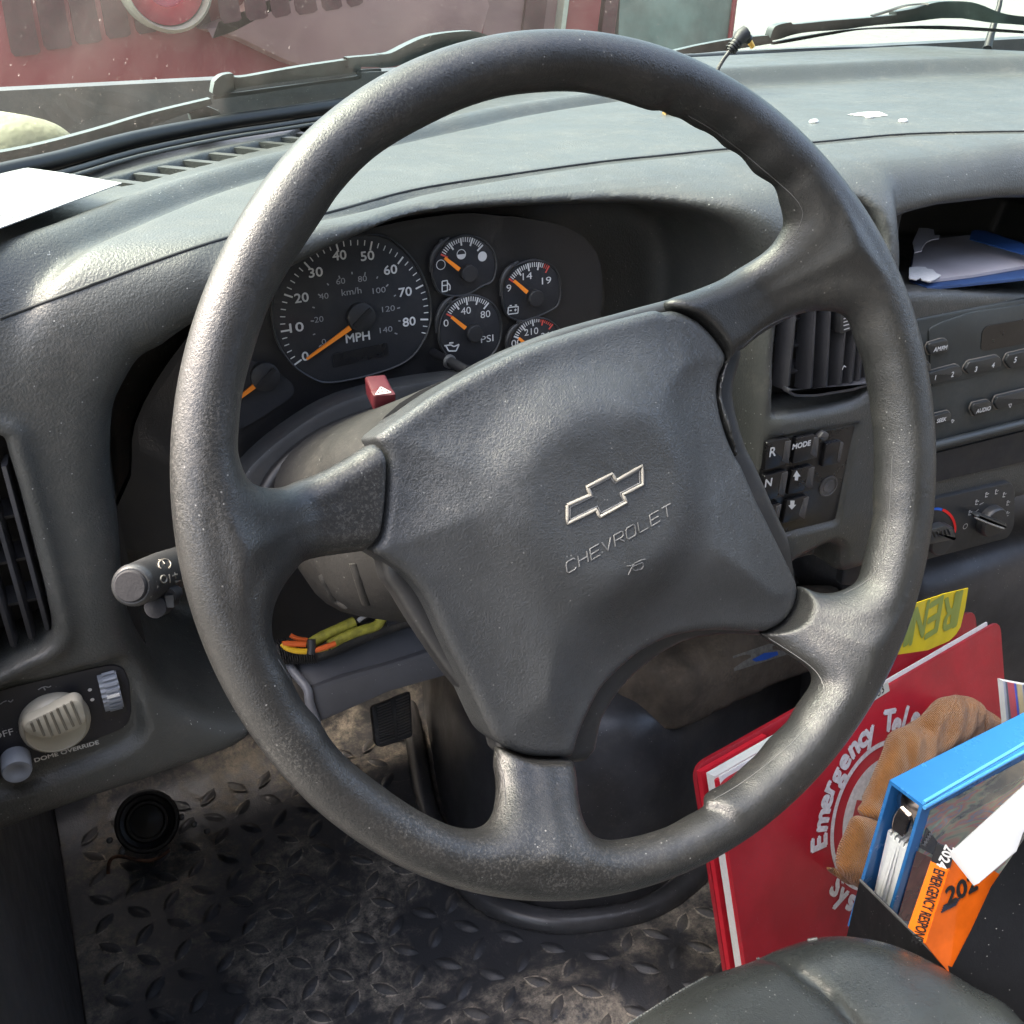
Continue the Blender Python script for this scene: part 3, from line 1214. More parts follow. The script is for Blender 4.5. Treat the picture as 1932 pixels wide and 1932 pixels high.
# engine cover
vox = .006
X = np.arange(.22, 1.30, vox)
Y = np.arange(.62, 1.20, vox)
Zg = np.arange(-1.03, -.62, vox)
XX, YY = np.meshgrid(X, Y, indexing='ij')
de = sd_poly(XX, YY, ecP)
Z3 = Zg[None, None, :]
wall = de[:, :, None] + (Z3 + 1.0) * .10
ztop = -.745 + .05 * sstep(.55, 1.1, XX) + .012 * np.sin(9 * XX) * 0
D = smax(wall, Z3 - ztop[:, :, None], .10)
flange = np.maximum(np.abs(de - .012)[:, :, None] - .016, Z3 + .982)
ring = np.sqrt(np.maximum(np.abs(de - .022), 0)[:, :, None] ** 2 + (Z3 + .992) ** 2) - .014
D = smin(D, ring, .012)
V, Fc = surfnet(D, (X[0], Y[0], Zg[0]), vox)
eng = thing('engine_cover', 'smooth black engine cover rising from the floor behind the lower spokes', 'engine cover', (.6, .9, FZ))
mkbig('cover_shell', V, Fc, M['cover_rubber'], eng)
# dusty padded mass on top of the cover
dz = -.742
du = flat(dz)
dp = np.array([du.hit(*p)[:2] for p in T(K8, '560 740,700 790,860 830,1010 828,1140 770,1300 690,1500 600,1700 520,1900 440,1900 250,1000 250,560 500')])
dp = catmull(dp, 3, True)
X = np.arange(dp[:, 0].min() - .03, dp[:, 0].max() + .03, .005)
Y = np.arange(dp[:, 1].min() - .03, dp[:, 1].max() + .03, .005)
Zg = np.arange(-.80, -.66, .005)
XX, YY = np.meshgrid(X, Y, indexing='ij')
dd = sd_poly(XX, YY, dp)
lump = .006 * np.sin(31 * XX + 14 * YY) * np.sin(25 * YY - 9 * XX)
D = smax(dd[:, :, None] + 0 * Zg[None, None, :], Zg[None, None, :] - (-.700 + lump)[:, :, None], .05)
D = np.maximum(D, -.79 - Zg[None, None, :])
V, Fc = surfnet(D, (X[0], Y[0], Zg[0]), .005)
pad = thing('padded_cover', 'dusty brown vinyl pad lying on top of the black engine cover', 'pad', (.62, .9, -.79))
padm = mkbig('pad_body', V, Fc, M['dusty'], pad)
bvp = bvh_of(padm)
st = [onto(bvp, p, .0006) for p in T(K8, '1283 580,1500 505,1560 505,1640 560,1290 672')]
if all(s is not None for s in st):
    M['sticker'] = simple('grey_sticker', (.16, .15, .13), .5, var=.3, scale=200)
    M['blue_ink'] = simple('blue_ink', (.02, .09, .42), .5)
    sk = mk('sticker', st, [[0, 1, 2, 3, 4]], M['sticker'], pad)
    bi = [onto(bvp, p, .0012) for p in T(K8, '1395 600,1470 560,1550 550,1555 570,1480 600,1420 612')]
    if all(s is not None for s in bi):
        mk('blue_print', bi, [list(range(6))], M['blue_ink'], sk)

# accelerator pedal with ribs
M['bracket0'] = plastic('pedal_rubber', (.04, .039, .038), .6, 500, .2, dust=.5)
pdl = thing('accelerator_pedal', 'ribbed black rubber accelerator pedal under the bracket', 'pedal', (.30, .96, -.9))
PP = tilted((.30, .955, -.85), 35)
pq = PP.uvs(T(KM, '795 885,1030 790,1045 1065,850 1135,820 1110'))
slab('pedal_plate', PP, roundpoly(pq, .004, 3), -.012, 0, M['bracket0'], pdl, bev=.002)
a0, a1, b0, b1 = [PP.uv(KM(*q)) for q in ((826, 880), (905, 850), (845, 1110), (935, 1080))]
c0, c1, e0, e1 = [PP.uv(KM(*q)) for q in ((940, 838), (1015, 808), (955, 1075), (1028, 1045))]
M['ribs'] = plastic('rib_rubber', (.12, .11, .10), .6, 500, .2, dust=.8, dustc=(.25, .2, .15))
for (p0, p1, q0, q1) in ((a0, a1, b0, b1), (c0, c1, e0, e1)):
    for k in range(14):
        t = (k + .5) / 14
        l, r_ = p0 + (q0 - p0) * t, p1 + (q1 - p1) * t
        V, Fc = tubegeo(np.concatenate([PP.w(l, .001), PP.w(r_, .001)]), .0011, 6)
        autosmooth(mk('pedal_rib', V, Fc, M['ribs'], pdl), 50)
#slab('pedal_arm', PP, np.array([a1 + [0, .0], c0 + [.008, 0], c0 + [.008, .12], a1 + [0, .12]]), -.03, -.014, M['black'], pdl)

# dark round fitting low on the toe board
rf = thing('floor_drum', 'dark round ribbed fitting with a rusty bracket, low in the left foot well', 'fitting', (.0, 1.05, FZ))
RP = tilted((.0, 1.02, -.93), 40)
c = RP.w(RP.uv(L3(790, 330)))[0]
M['dark_metal'] = simple('dark_metal', (.010, .010, .010), .45, spec=.4)
M['rust'] = simple('rust', (.09, .04, .02), .8, var=.4, scale=120)
lathe('drum', c, RP.n, RP.ex, [(.036, -.05), (.038, .0), (.036, .003), (.033, .003), (.031, -.002), (.026, -.004), (.024, .0), (.021, .0), (.019, -.004), (.011, -.003), (.001, .0)], M['dark_metal'], rf, 32)
P = [RP.w(RP.uv(p), .004)[0] for p in T(L3, '580 610,590 540,640 515,770 540,850 525,910 480')]
tube('bracket_edge', catmull(P, 4), .0022, M['rust'], rf)
for q in ((588, 430), (972, 305), (655, 492), (1110, 380), (1040, 345)):
    lathe('bolt', RP.w(RP.uv(L3(*q)), .0)[0], RP.n, RP.ex, [(.004, 0), (.004, .003), (.0025, .005), (.0005, .0055)], simple('bolt_metal', (.12, .12, .12), .6, metal=.3) if 'bolt' not in M else M['bolt'], rf, 8)

# driver's seat cushion
seat = thing('driver_seat', 'dark grey-green vinyl seat cushion with piped seams in the lower right corner', 'seat', (.25, .1, FZ))
SP = flat(-.60)
so = [SP.hit(*p)[:2] for p in T(KB, '1250 1275,1400 1180,1560 1080,1720 1000,1932 930') + T(KR, '500 1575,600 1545,750 1521,900 1526,1050 1560,1200 1625,1350 1710,1500 1810,1640 1910')]
so = [(-.15, .30), (-.05, .31)] + [tuple(s) for s in so] + [(.445, .0), (.46, -.3), (-.17, -.3)]
soP = catmull(so, 3, True)
vox = .0045
X = np.arange(-.22, .56, vox)
Y = np.arange(-.2, .42, vox)
Zg = np.arange(-.76, -.54, vox)
XX, YY = np.meshgrid(X, Y, indexing='ij')
ds = blur(sd_poly(XX, YY, soP), 3)
seam = [SP.hit(*p)[:2] for p in T(KR, '480 1600,540 1640,600 1700,660 1750,720 1800,780 1865,830 1932,900 2030,1000 2200')]
dsm, ssm = d_line(XX, YY, catmull(seam, 4))
zt = -.598 + .012 * sstep(0, .12, -ds) - .0045 * np.exp(-(dsm / .004) ** 2) + .006 * sstep(.0, .05, np.where(ssm > 0, dsm, -dsm))
ds = ds - .010
w0 = (ds + .035)[:, :, None] + 0 * Zg[None, None, :]
w1 = np.maximum(Zg[None, None, :] - (zt - .035)[:, :, None], -.74 - Zg[None, None, :])
D = np.minimum(np.maximum(w0, w1), 0) + np.sqrt(np.maximum(w0, 0) ** 2 + np.maximum(w1, 0) ** 2) - .035
V, Fc = surfnet(D, (X[0], Y[0], Zg[0]), vox)
cush = mkbig('seat_cushion', V, Fc, M['seat'], seat)
box('seat_base', (-.1, -.3, FZ), (.38, .05, -.74), M['black'], seat)
bvs = bvh_of(cush)
drape('piping', bvs, [T(KB, '1255 1290,1400 1196,1560 1098,1720 1016,1932 945') + T(KR, '500 1590,600 1562,700 1545')], .0012, M['seat'], seat, .0003)
# stitches along the front seam, each its own small raised thread
Pst = catmull(T(KB, '1262 1300,1400 1212,1560 1112,1720 1030,1932 958'), 10)
for i in range(0, len(Pst) - 1, 1):
    a, b = onto(bvs, Pst[i], .0004), onto(bvs, Pst[i] * .35 + Pst[i + 1] * .65, .0004)
    if a is not None and b is not None:
        V, Fc = tubegeo([a, b], .0006, 5)
        mk('stitch', V, Fc, M['thread'], seat)

# ------------------------------------------------------------------ windscreen, seal, cowl, wipers, and what stands outside
BZ = -.138
bp = flat(BZ)
basepx = [(-260, 400), (-120, 352), (0, 320)] + T(K1, '300 845,700 738,1150 652,1500 602,1860 545') + [(760, 165), (900, 143), (1060, 125), (1200, 114)] + T(K3, '150 312,500 292,1000 272,1400 277,1932 307')
basew = np.array([bp.hit(*p) for p in basepx] + [np.array([1.6, .97, BZ])])
basew = catmull(basew, 3)
wsd = thing('windscreen', 'curved dusty tinted windscreen above the dashboard', 'windscreen', (.6, 1.05, BZ))
M['seal'] = simple('black_seal', (.006, .006, .006), .45)
g, nt, b = new_mat('dusty_glass')
for n in list(nt.nodes):
    nt.nodes.remove(n)
out = N(nt, 'ShaderNodeOutputMaterial')
tr = N(nt, 'ShaderNodeBsdfTransparent')
tr.inputs[0].default_value = (.60, .71, .66, 1)
gl = N(nt, 'ShaderNodeBsdfGlossy')
gl.inputs['Roughness'].default_value = .04
fr_ = N(nt, 'ShaderNodeFresnel')
fr_.inputs[0].default_value = 1.45
m1 = N(nt, 'ShaderNodeMixShader')
nt.links.new(mul(nt, fr_.outputs[0], .8), m1.inputs[0])
nt.links.new(tr.outputs[0], m1.inputs[1])
nt.links.new(gl.outputs[0], m1.inputs[2])
df = N(nt, 'ShaderNodeBsdfTranslucent')
df.inputs[0].default_value = (.30, .29, .27, 1)
m2 = N(nt, 'ShaderNodeMixShader')
geo = N(nt, 'ShaderNodeNewGeometry')
dn = noise(nt, geo.outputs['Position'], 3.2, 6, .7, .5)
ds2 = noise(nt, geo.outputs['Position'], 240, 3, .8)
spk = mul(nt, ramp(nt, ds2, .66, .74), .4)
nt.links.new(mul(nt, ramp(nt, dn, .3, .75, .012, .06), spk, 'ADD'), m2.inputs[0])
nt.links.new(m1.outputs[0], m2.inputs[1])
nt.links.new(df.outputs[0], m2.inputs[2])
nt.links.new(m2.outputs[0], out.inputs[0])
M['glass'] = g
rows = []
for k in range(9):
    t = k / 8
    rows.append(basew + np.array([0, -.50, .84]) * t + np.array([0, .05, 0]) * math.sin(math.pi * t))
NV = len(basew)
FF = [[j * NV + i, j * NV + i + 1, (j + 1) * NV + i + 1, (j + 1) * NV + i] for j in range(8) for i in range(NV - 1)]
mk('glass_pane', np.concatenate(rows), FF, M['glass'], wsd, smooth=True)
tube('seal_strip', basew + np.array([0, -.010, .000]), .0062, M['seal'], wsd)
tube('seal_lip', basew + np.array([0, -.022, -.008]), .0028, M['trim'], wsd)
tube('seal_bead', basew + np.array([0, -.031, -.010]), .0018, M['dash'], wsd)
# outside: cowl below the glass
M['cowl'] = simple('cowl', (.05, .057, .06), .6, var=.2, scale=20)
cr = np.concatenate([basew + np.array([-.0, .012, -.006]), basew + np.array([.0, .22, -.075]), basew + np.array([0, .26, -.30])])
mk('cowl', cr, [[j * NV + i, j * NV + i + 1, (j + 1) * NV + i + 1, (j + 1) * NV + i] for j in range(2) for i in range(NV - 1)], M['cowl'], kind='structure', smooth=True)


def glass_hit(p, off=0.0):
    """point just outside the glass"""
    d = ray(*p)
    bx = basew[:, 0]
    best = None
    for t in np.linspace(.6, 2.2, 320):
        w = d * t
        yb = np.interp(w[0], bx, basew[:, 1]) - (w[2] - BZ) * .50 / .84
        if w[1] >= yb + off:
            return w
    return d * 1.3


M['wiper'] = simple('wiper_plastic', (.055, .072, .076), .5, var=.15)


def strip3(name, top, bot_, th, mat, parent):
    """a moulded strip between two traced edges, standing just outside the glass"""
    a, b = catmull([glass_hit(p, .016) for p in top], 4), catmull([glass_hit(p, .016) for p in bot_], 4)
    n = min(len(a), len(b))
    V = np.concatenate([a, b, b + [0, th, 0], a + [0, th, 0]])
    Fc = []
    for i in range(n - 1):
        for q in range(4):
            r_ = (q + 1) % 4
            Fc.append([q * n + i, q * n + i + 1, r_ * n + i + 1, r_ * n + i])
    Fc += [[0, n, 2 * n, 3 * n], [n - 1, 4 * n - 1, 3 * n - 1, 2 * n - 1]]
    return autosmooth(mk(name, V, Fc, mat, parent), 40)


wl = thing('wiper', 'grey wiper blade and arm lying behind the upper left of the wheel rim', 'wiper', glass_hit((700, 120), .02), 'windscreen wipers')
strip3('blade', T(K1, '1150 440,1190 405,1250 395,1290 415,1600 360,1932 310') + T(K2, '150 310,320 295'), T(K1, '1140 500,1180 520,1250 490,1310 470,1600 430,1932 385') + T(K2, '150 360,325 360'), .014, M['wiper'], wl)
strip3('blade_hump', T(K2, '318 292,380 285,470 240,560 200,640 182,740 170,830 168,900 190,1000 230,1400 250'), T(K2, '328 365,400 355,500 330,600 312,700 300,800 280,870 262,930 240,1030 280,1400 300'), .016, M['wiper'], wl)
strip3('rubber_edge', T(K1, '1145 515,1400 480,1700 440,1932 405') + T(K2, '200 380,330 370'), T(K1, '1145 535,1400 500,1700 455,1932 425') + T(K2, '200 392,330 382'), .006, M['seal'], wl)
strip3('arm', T(K1, '-200 850,150 790,500 700,800 610,1130 530'), T(K1, '-200 960,150 880,500 770,800 680,1140 560'), .012, M['wiper'], wl)
strip3('arm_clip', T(K1, '1020 610,1080 580,1120 575,1180 600'), T(K1, '1030 650,1090 650,1140 630,1180 622'), .014, M['wiper'], wl)
wr = thing('wiper', 'grey wiper blade and arm across the bright concrete, upper right', 'wiper', glass_hit((1700, 60), .02), 'windscreen wipers')
strip3('blade', T(K3, '575 190,600 140,680 120,700 130,900 110,1100 95,1250 80'), T(K3, '570 220,620 210,700 185,800 170,950 160,1100 140,1250 125'), .014, M['wiper'], wr)
strip3('blade_hump', T(K3, '1250 62,1350 45,1430 20,1500 8,1620 8,1700 25,1800 65,1900 85,2100 100'), T(K3, '1252 125,1350 115,1430 105,1500 98,1620 100,1700 110,1800 125,1900 132,2100 150'), .016, M['wiper'], wr)
strip3('rubber_edge', T(K3, '580 230,700 205,900 172,1100 150,1500 138,1932 165'), T(K3, '590 240,700 222,900 186,1100 158,1500 158,1932 180'), .006, M['seal'], wr)
strip3('arm', T(K3, '50 275,200 240,400 205,560 190'), T(K3, '60 290,200 285,400 262,590 232'), .012, M['wiper'], wr)
strip3('arm_bow', T(K3, '1120 82,1200 58,1300 28,1380 18,1420 16'), T(K3, '1130 90,1210 66,1300 36,1380 26,1420 25'), .006, M['seal'], wr)
ant = thing('antenna', 'thin dark whip aerial outside the glass, crossing the right wiper', 'antenna', glass_hit((1860, 90), .05))
pa = [glass_hit(K3(1735, 262), .06), glass_hit(K3(1760, 165), .10), glass_hit(K3(1800, 30), .14), glass_hit(K3(1810, -40), .16)]
tube('mast', pa, [.0065, .005, .0035, .0032], M['seal'], ant, 8)

# pale lumpy bag on the cowl, far left
M['bag'] = plastic('pale_bag', (.20, .195, .125), .7, 60, .6, gd=.004, blotch=.15)
c = glass_hit(K1(110, 790), .08)
bm = bmesh.new()
bmesh.ops.create_icosphere(bm, subdivisions=4, radius=1)
for v in bm.verts:
    x, y, z = v.co
    k = 1 + .12 * math.sin(5 * x + 3 * z) * math.sin(4 * y + 1) + .10 * (abs(x - .1) < .12) * -1
    v.co = Vector((x * .075 * k + c[0] - .03, y * .05 * k + c[1] + .02, z * .032 * k + c[2] - .004))
V = np.array([v.co[:] for v in bm.verts])
Fc = [[v.index for v in f.verts] for f in bm.faces]
bm.free()
mk('sack', V, Fc, M['bag'], smooth=True, label='pale yellow lumpy sack on the cowl at the far left', cat='sack', origin=c)

# red fire truck standing in front
M['tr_red'] = simple('truck_red', (.17, .010, .018), .35, var=.1, scale=2)
M['tr_dark'] = simple('truck_dark_red', (.05, .006, .010), .5, var=.2)
M['tr_pale'] = simple('pale_panel_red', (.20, .10, .10), .6, var=.1, scale=3)  # pale red carrying the fender's sheen in its colour; also on the upright panel
M['tr_green'] = simple('dark_green_wall', (.10, .14, .12), .7, var=.35, scale=4)
M['chrome'] = simple('chrome_ring', (.4, .4, .34), .35, metal=.3)
TY = 4.0
OP = tilted((0, TY, 0), 0)
trk = thing('red_truck', 'dull red truck front with grille and round lamp seen through the hazy glass', 'truck', (.9, TY, -H))
q = OP.uvs([(-250, -300), (885, -300), (885, 60), (885, 420), (-250, 420)])
slab('body', OP, q, -1.2, 0, M['tr_red'], trk, bev=.03)
q = OP.uvs(T(K1, '1050 150,1250 210,1500 330,1700 380,1932 370,2500 340,2500 -300,1550 -300,1300 20,1150 110'))
slab('fender', OP, catmull(q, 2, True), .0, .10, M['tr_pale'], trk, bev=.04)
for i, (x0_, x1_, yb) in enumerate(((60, 215, 290), (235, 385, 255), (405, 545, 225), (570, 700, 195), (730, 850, 170), (1040, 1130, 135), (1150, 1260, 105), (1285, 1400, 90), (1420, 1520, 75), (1545, 1660, 60), (1685, 1790, 40), (1815, 1900, 20))):
    q = OP.uvs(T(K1, f'{x0_ - 110 + 14 * i * .6} -300,{x1_ - 110 + 14 * i * .6} -300,{x1_ - 10} {yb - 60},{x1_} {yb - 15},{x1_ - 20} {yb},{x0_ + 20} {yb + 12},{x0_} {yb - 10},{x0_ - 10} {yb - 60}'))
    slab('grille_slot', OP, q, .10 if i > 5 else 0, .102 if i > 5 else .012, M['tr_dark'], trk)
cc = OP.w(OP.uv(K1(860, -90)), .11)[0]
rr0 = np.linalg.norm(OP.uv(K1(860, -90)) - OP.uv(K1(860, 150)))
lathe('lamp_ring', cc, OP.n, OP.ex, [(rr0 * 1.06, -.1), (rr0 * 1.06, .02), (rr0 * .97, .05), (rr0 * .93, .02), (rr0 * .93, -.05)], M['chrome'], trk, 40)
lathe('lamp', cc, OP.n, OP.ex, [(rr0 * .93, -.06), (rr0 * .9, -.02), (rr0 * .5, .0), (rr0 * .48, -.03), (rr0 * .2, -.04), (.002, -.04)], simple('lamp_red', (.45, .03, .05), .3), trk, 40)
wall = thing('red_striped_panel', 'red and grey upright panels beside the truck, beyond the top of the wheel', 'panel', (2.1, TY + .2, -H))
OP2 = tilted((0, TY + .25, 0), 0)
for nm, xa, xb, mt, hh in (('panel', 885, 1165, M['tr_pale'], 0), ('cream_edge', 783, 800, M['chrome'], .03), ('red_strip', 803, 830, M['tr_red'], .05), ('red_strip', 1060, 1170, M['tr_dark'], .02),
                           ('red_strip', 1270, 1440, M['tr_red'], .05), ('cream_edge', 1238, 1262, M['chrome'], .06), ('dark_strip', 1470, 1540, M['tr_dark'], .04)):
    f = (lambda x: x) if nm == 'panel' else (lambda x: K2(x, 0)[0])
    q = OP2.uvs([(f(xa) - 12, -250), (f(xb) - 12, -250), (f(xb), 420), (f(xa), 420)][:4])
    dxs = 45 if nm != 'panel' else 45
    q = OP2.uvs([(f(xa) + dxs, -250), (f(xb) + dxs, -250), (f(xb) - 12, 200), (f(xa) - 12, 200)])
    slab(nm, OP2, q, -.3 if nm == 'panel' else 0, hh, mt, wall)
gw = slab('green_panel', OP2, OP2.uvs([(1172, -250), (1420, -250), (1352, 200), (1155, 200)]), -.5, .03, M['tr_green'], None, label='dark mottled green upright panel right of the red strips', cat='wall panel')
tube('red_edge', OP2.w(OP2.uvs([(1400, -200), (1352, 200)]), .04), .012, M['tr_red'], gw)

# ------------------------------------------------------------------ instrument cluster
M['dial'] = plastic('dial_face', (.010, .011, .014), .7, 1200, .1, blotch=.05)
M['clpanel'] = plastic('cluster_surround', (.005, .005, .006), .5, 1000, .2)
PC = tilted((.21, .68, -.22), 4)
cl = thing('instrument_cluster', 'black instrument cluster with white numerals and orange needles under the hood', 'instrument cluster', (.21, .70, -.22))
q = PC.uvs([(225, 1035), (248, 900), (256, 800), (322, 680), (420, 570), (540, 485), (700, 432), (860, 404)] + T(KC, '1300 75,1410 85,1600 125,1700 195,1752 280,1764 400,1752 560,1720 760,1500 900') + [(1000, 800), (760, 900), (560, 1040)])
slab('cluster_panel', PC, catmull(q, 3, True), -.012, -.002, M['clpanel'], cl)


def circ3(a, b, c):
    A = 2 * np.array([b - a, c - a])
    r = np.array([b @ b - a @ a, c @ c - a @ a])
    o = np.linalg.solve(A, r)
    return o, np.linalg.norm(a - o)


def dial(name, outline, label=None):
    q = PC.uvs(outline)
    q = catmull(q, 4, True)
    o = slab(name, PC, q, -.003, .0010, M['dial'], cl, bev=.0006)
    V, Fc = tubegeo(np.concatenate([PC.w(q, .0012), PC.w(q[:1], .0012)]), .0009, 6)
    autosmooth(mk('dial_rim', V, Fc, M['trim'], o), 60)
    return o


def ticks(parent, pts3, n, major, lmin, lmaj, w, reds=(), radial=None):
    o, R = circ3(*[PC.uv(KC(*p)) for p in pts3])
    a = [math.atan2(*(PC.uv(KC(*p)) - o)[::-1]) for p in pts3]
    while a[2] > a[0]:
        a[2] -= 2 * math.pi
    for col, nm in (('white', 'scale_mark'), ('redprint', 'red_scale_mark')):
        L = []
        for i in range(n):
            isr = i in reds
            if isr != (col == 'redprint'):
                continue
            t = a[0] + (a[2] - a[0]) * i / (n - 1)
            mj = i % major == 0
            l = lmaj if mj else lmin
            d = np.array([math.cos(t), math.sin(t)])
            hw = w * (1.8 if mj else 1) / 2
            L.append((o + d * R, o + d * (R - l), hw))
        if L:
            VV, FF = [], []
            for p0, p1, hw in L:
                V, Fc = ribbon([p0, p1], hw * 2)
                V = PC.w(V, .0016)
                me_o = mk(nm, V, Fc, M[col], parent)
    return o, R


def needle(parent, pxa, pxb, wa, wb):
    a, b = PC.uv(KC(*pxa), .006), PC.uv(KC(*pxb), .006)
    d = (b - a) / np.linalg.norm(b - a)
    nrm = np.array([-d[1], d[0]])
    q = np.array([a - nrm * wa / 2, b - nrm * wb / 2, b + nrm * wb / 2, a + nrm * wa / 2])
    return slab('needle', PC, q, .0045, .0062, M['orange'], parent)


def boss(parent, px, r, bar=None):
    c = PC.w(PC.uv(KC(*px)), 0)[0]
    o = lathe('needle_boss', c, PC.n, PC.ex, [(r, .001), (r, .0062), (r * .9, .0068), (.0005, .0070)], M['black'], parent, 28)
    if bar:
        V, Fc = boxgeo(c + PC.n * .0072, (PC.ex * math.cos(bar) + PC.ey * math.sin(bar), -PC.ex * math.sin(bar) + PC.ey * math.cos(bar), PC.n), (r * 1.7, r * .30, .0012))
        mk('boss_ridge', V, Fc, M['clpanel'], o)


sp = dial('speedometer_face', T(KC, '235 500,262 372,330 290,420 215,560 165,700 158,800 190,900 295,955 420,966 550,925 660,850 742,700 800,500 838,400 805,320 742,258 640'))
# scale from the traced marks: 2.7 degrees per unit, zero at the lower left
oS = np.array([.0033, -.0125])
RS = .0522 + .0026
a0s = math.radians(-151.9)
for i in range(0, 43):
    v = i * 2
    t = a0s - math.radians(2.71) * v
    mj = v % 10 == 0
    d = np.array([math.cos(t), math.sin(t)])
    V, Fc = ribbon([oS + d * RS, oS + d * (RS - (.0062 if mj else .0036))], .0012 if mj else .0007)
    mk('scale_mark', PC.w(V, .0016), Fc, M['white'], sp)
for s, c in (('0', (392, 718)), ('10', (352, 585)), ('20', (375, 449)), ('30', (440, 332)), ('40', (549, 254)), ('50', (678, 256)), ('60', (784, 320)), ('70', (852, 422)), ('80', (870, 559))):
    text('numeral', s, PC, KC(*c), .0062, M['white'], sp, h=.0016, width=.0042 * len(s) * 1.22 - .0005, bold=.00018)
for s, c in (('0', (478, 652)), ('20', (455, 549)), ('40', (478, 442)), ('60', (555, 373)), ('80', (655, 362)), ('100', (732, 415)), ('120', (775, 500)), ('140', (764, 596))):
    text('small_numeral', s, PC, KC(*c), .0040, M['grey_print'], sp, h=.0016, width=.0027 * len(s) * 1.2)
for v in range(0, 150, 10):
    t = a0s - math.radians(2.71) * v / 1.609
    d = np.array([math.cos(t), math.sin(t)])
    V, Fc = ribbon([oS + d * (RS - .0215 + (.0 if v % 20 == 0 else .0)), oS + d * (RS - .0232 - (.0006 if v % 20 == 0 else 0))], .0009)
    mk('inner_scale_mark', PC.w(V, .0016), Fc, M['grey_print'], sp)
text('unit_lettering', 'MPH', PC, KC(634, 630), .0062, M['white'], sp, h=.0016, width=.0178, bold=.00018)
text('unit_lettering', 'km/h', PC, KC(605, 420), .0046, M['grey_print'], sp, h=.0016, width=.0145)
lcd = slab('odometer_window', PC, roundpoly(PC.uvs(T(KC, '515 708,765 655,773 708,522 768')), .0012, 3), .0008, .0018, M['gloss'], sp)
needle(sp, (400, 733), (600, 588), .0014, .0034)
boss(sp, (640, 532), .0100, rad(38))
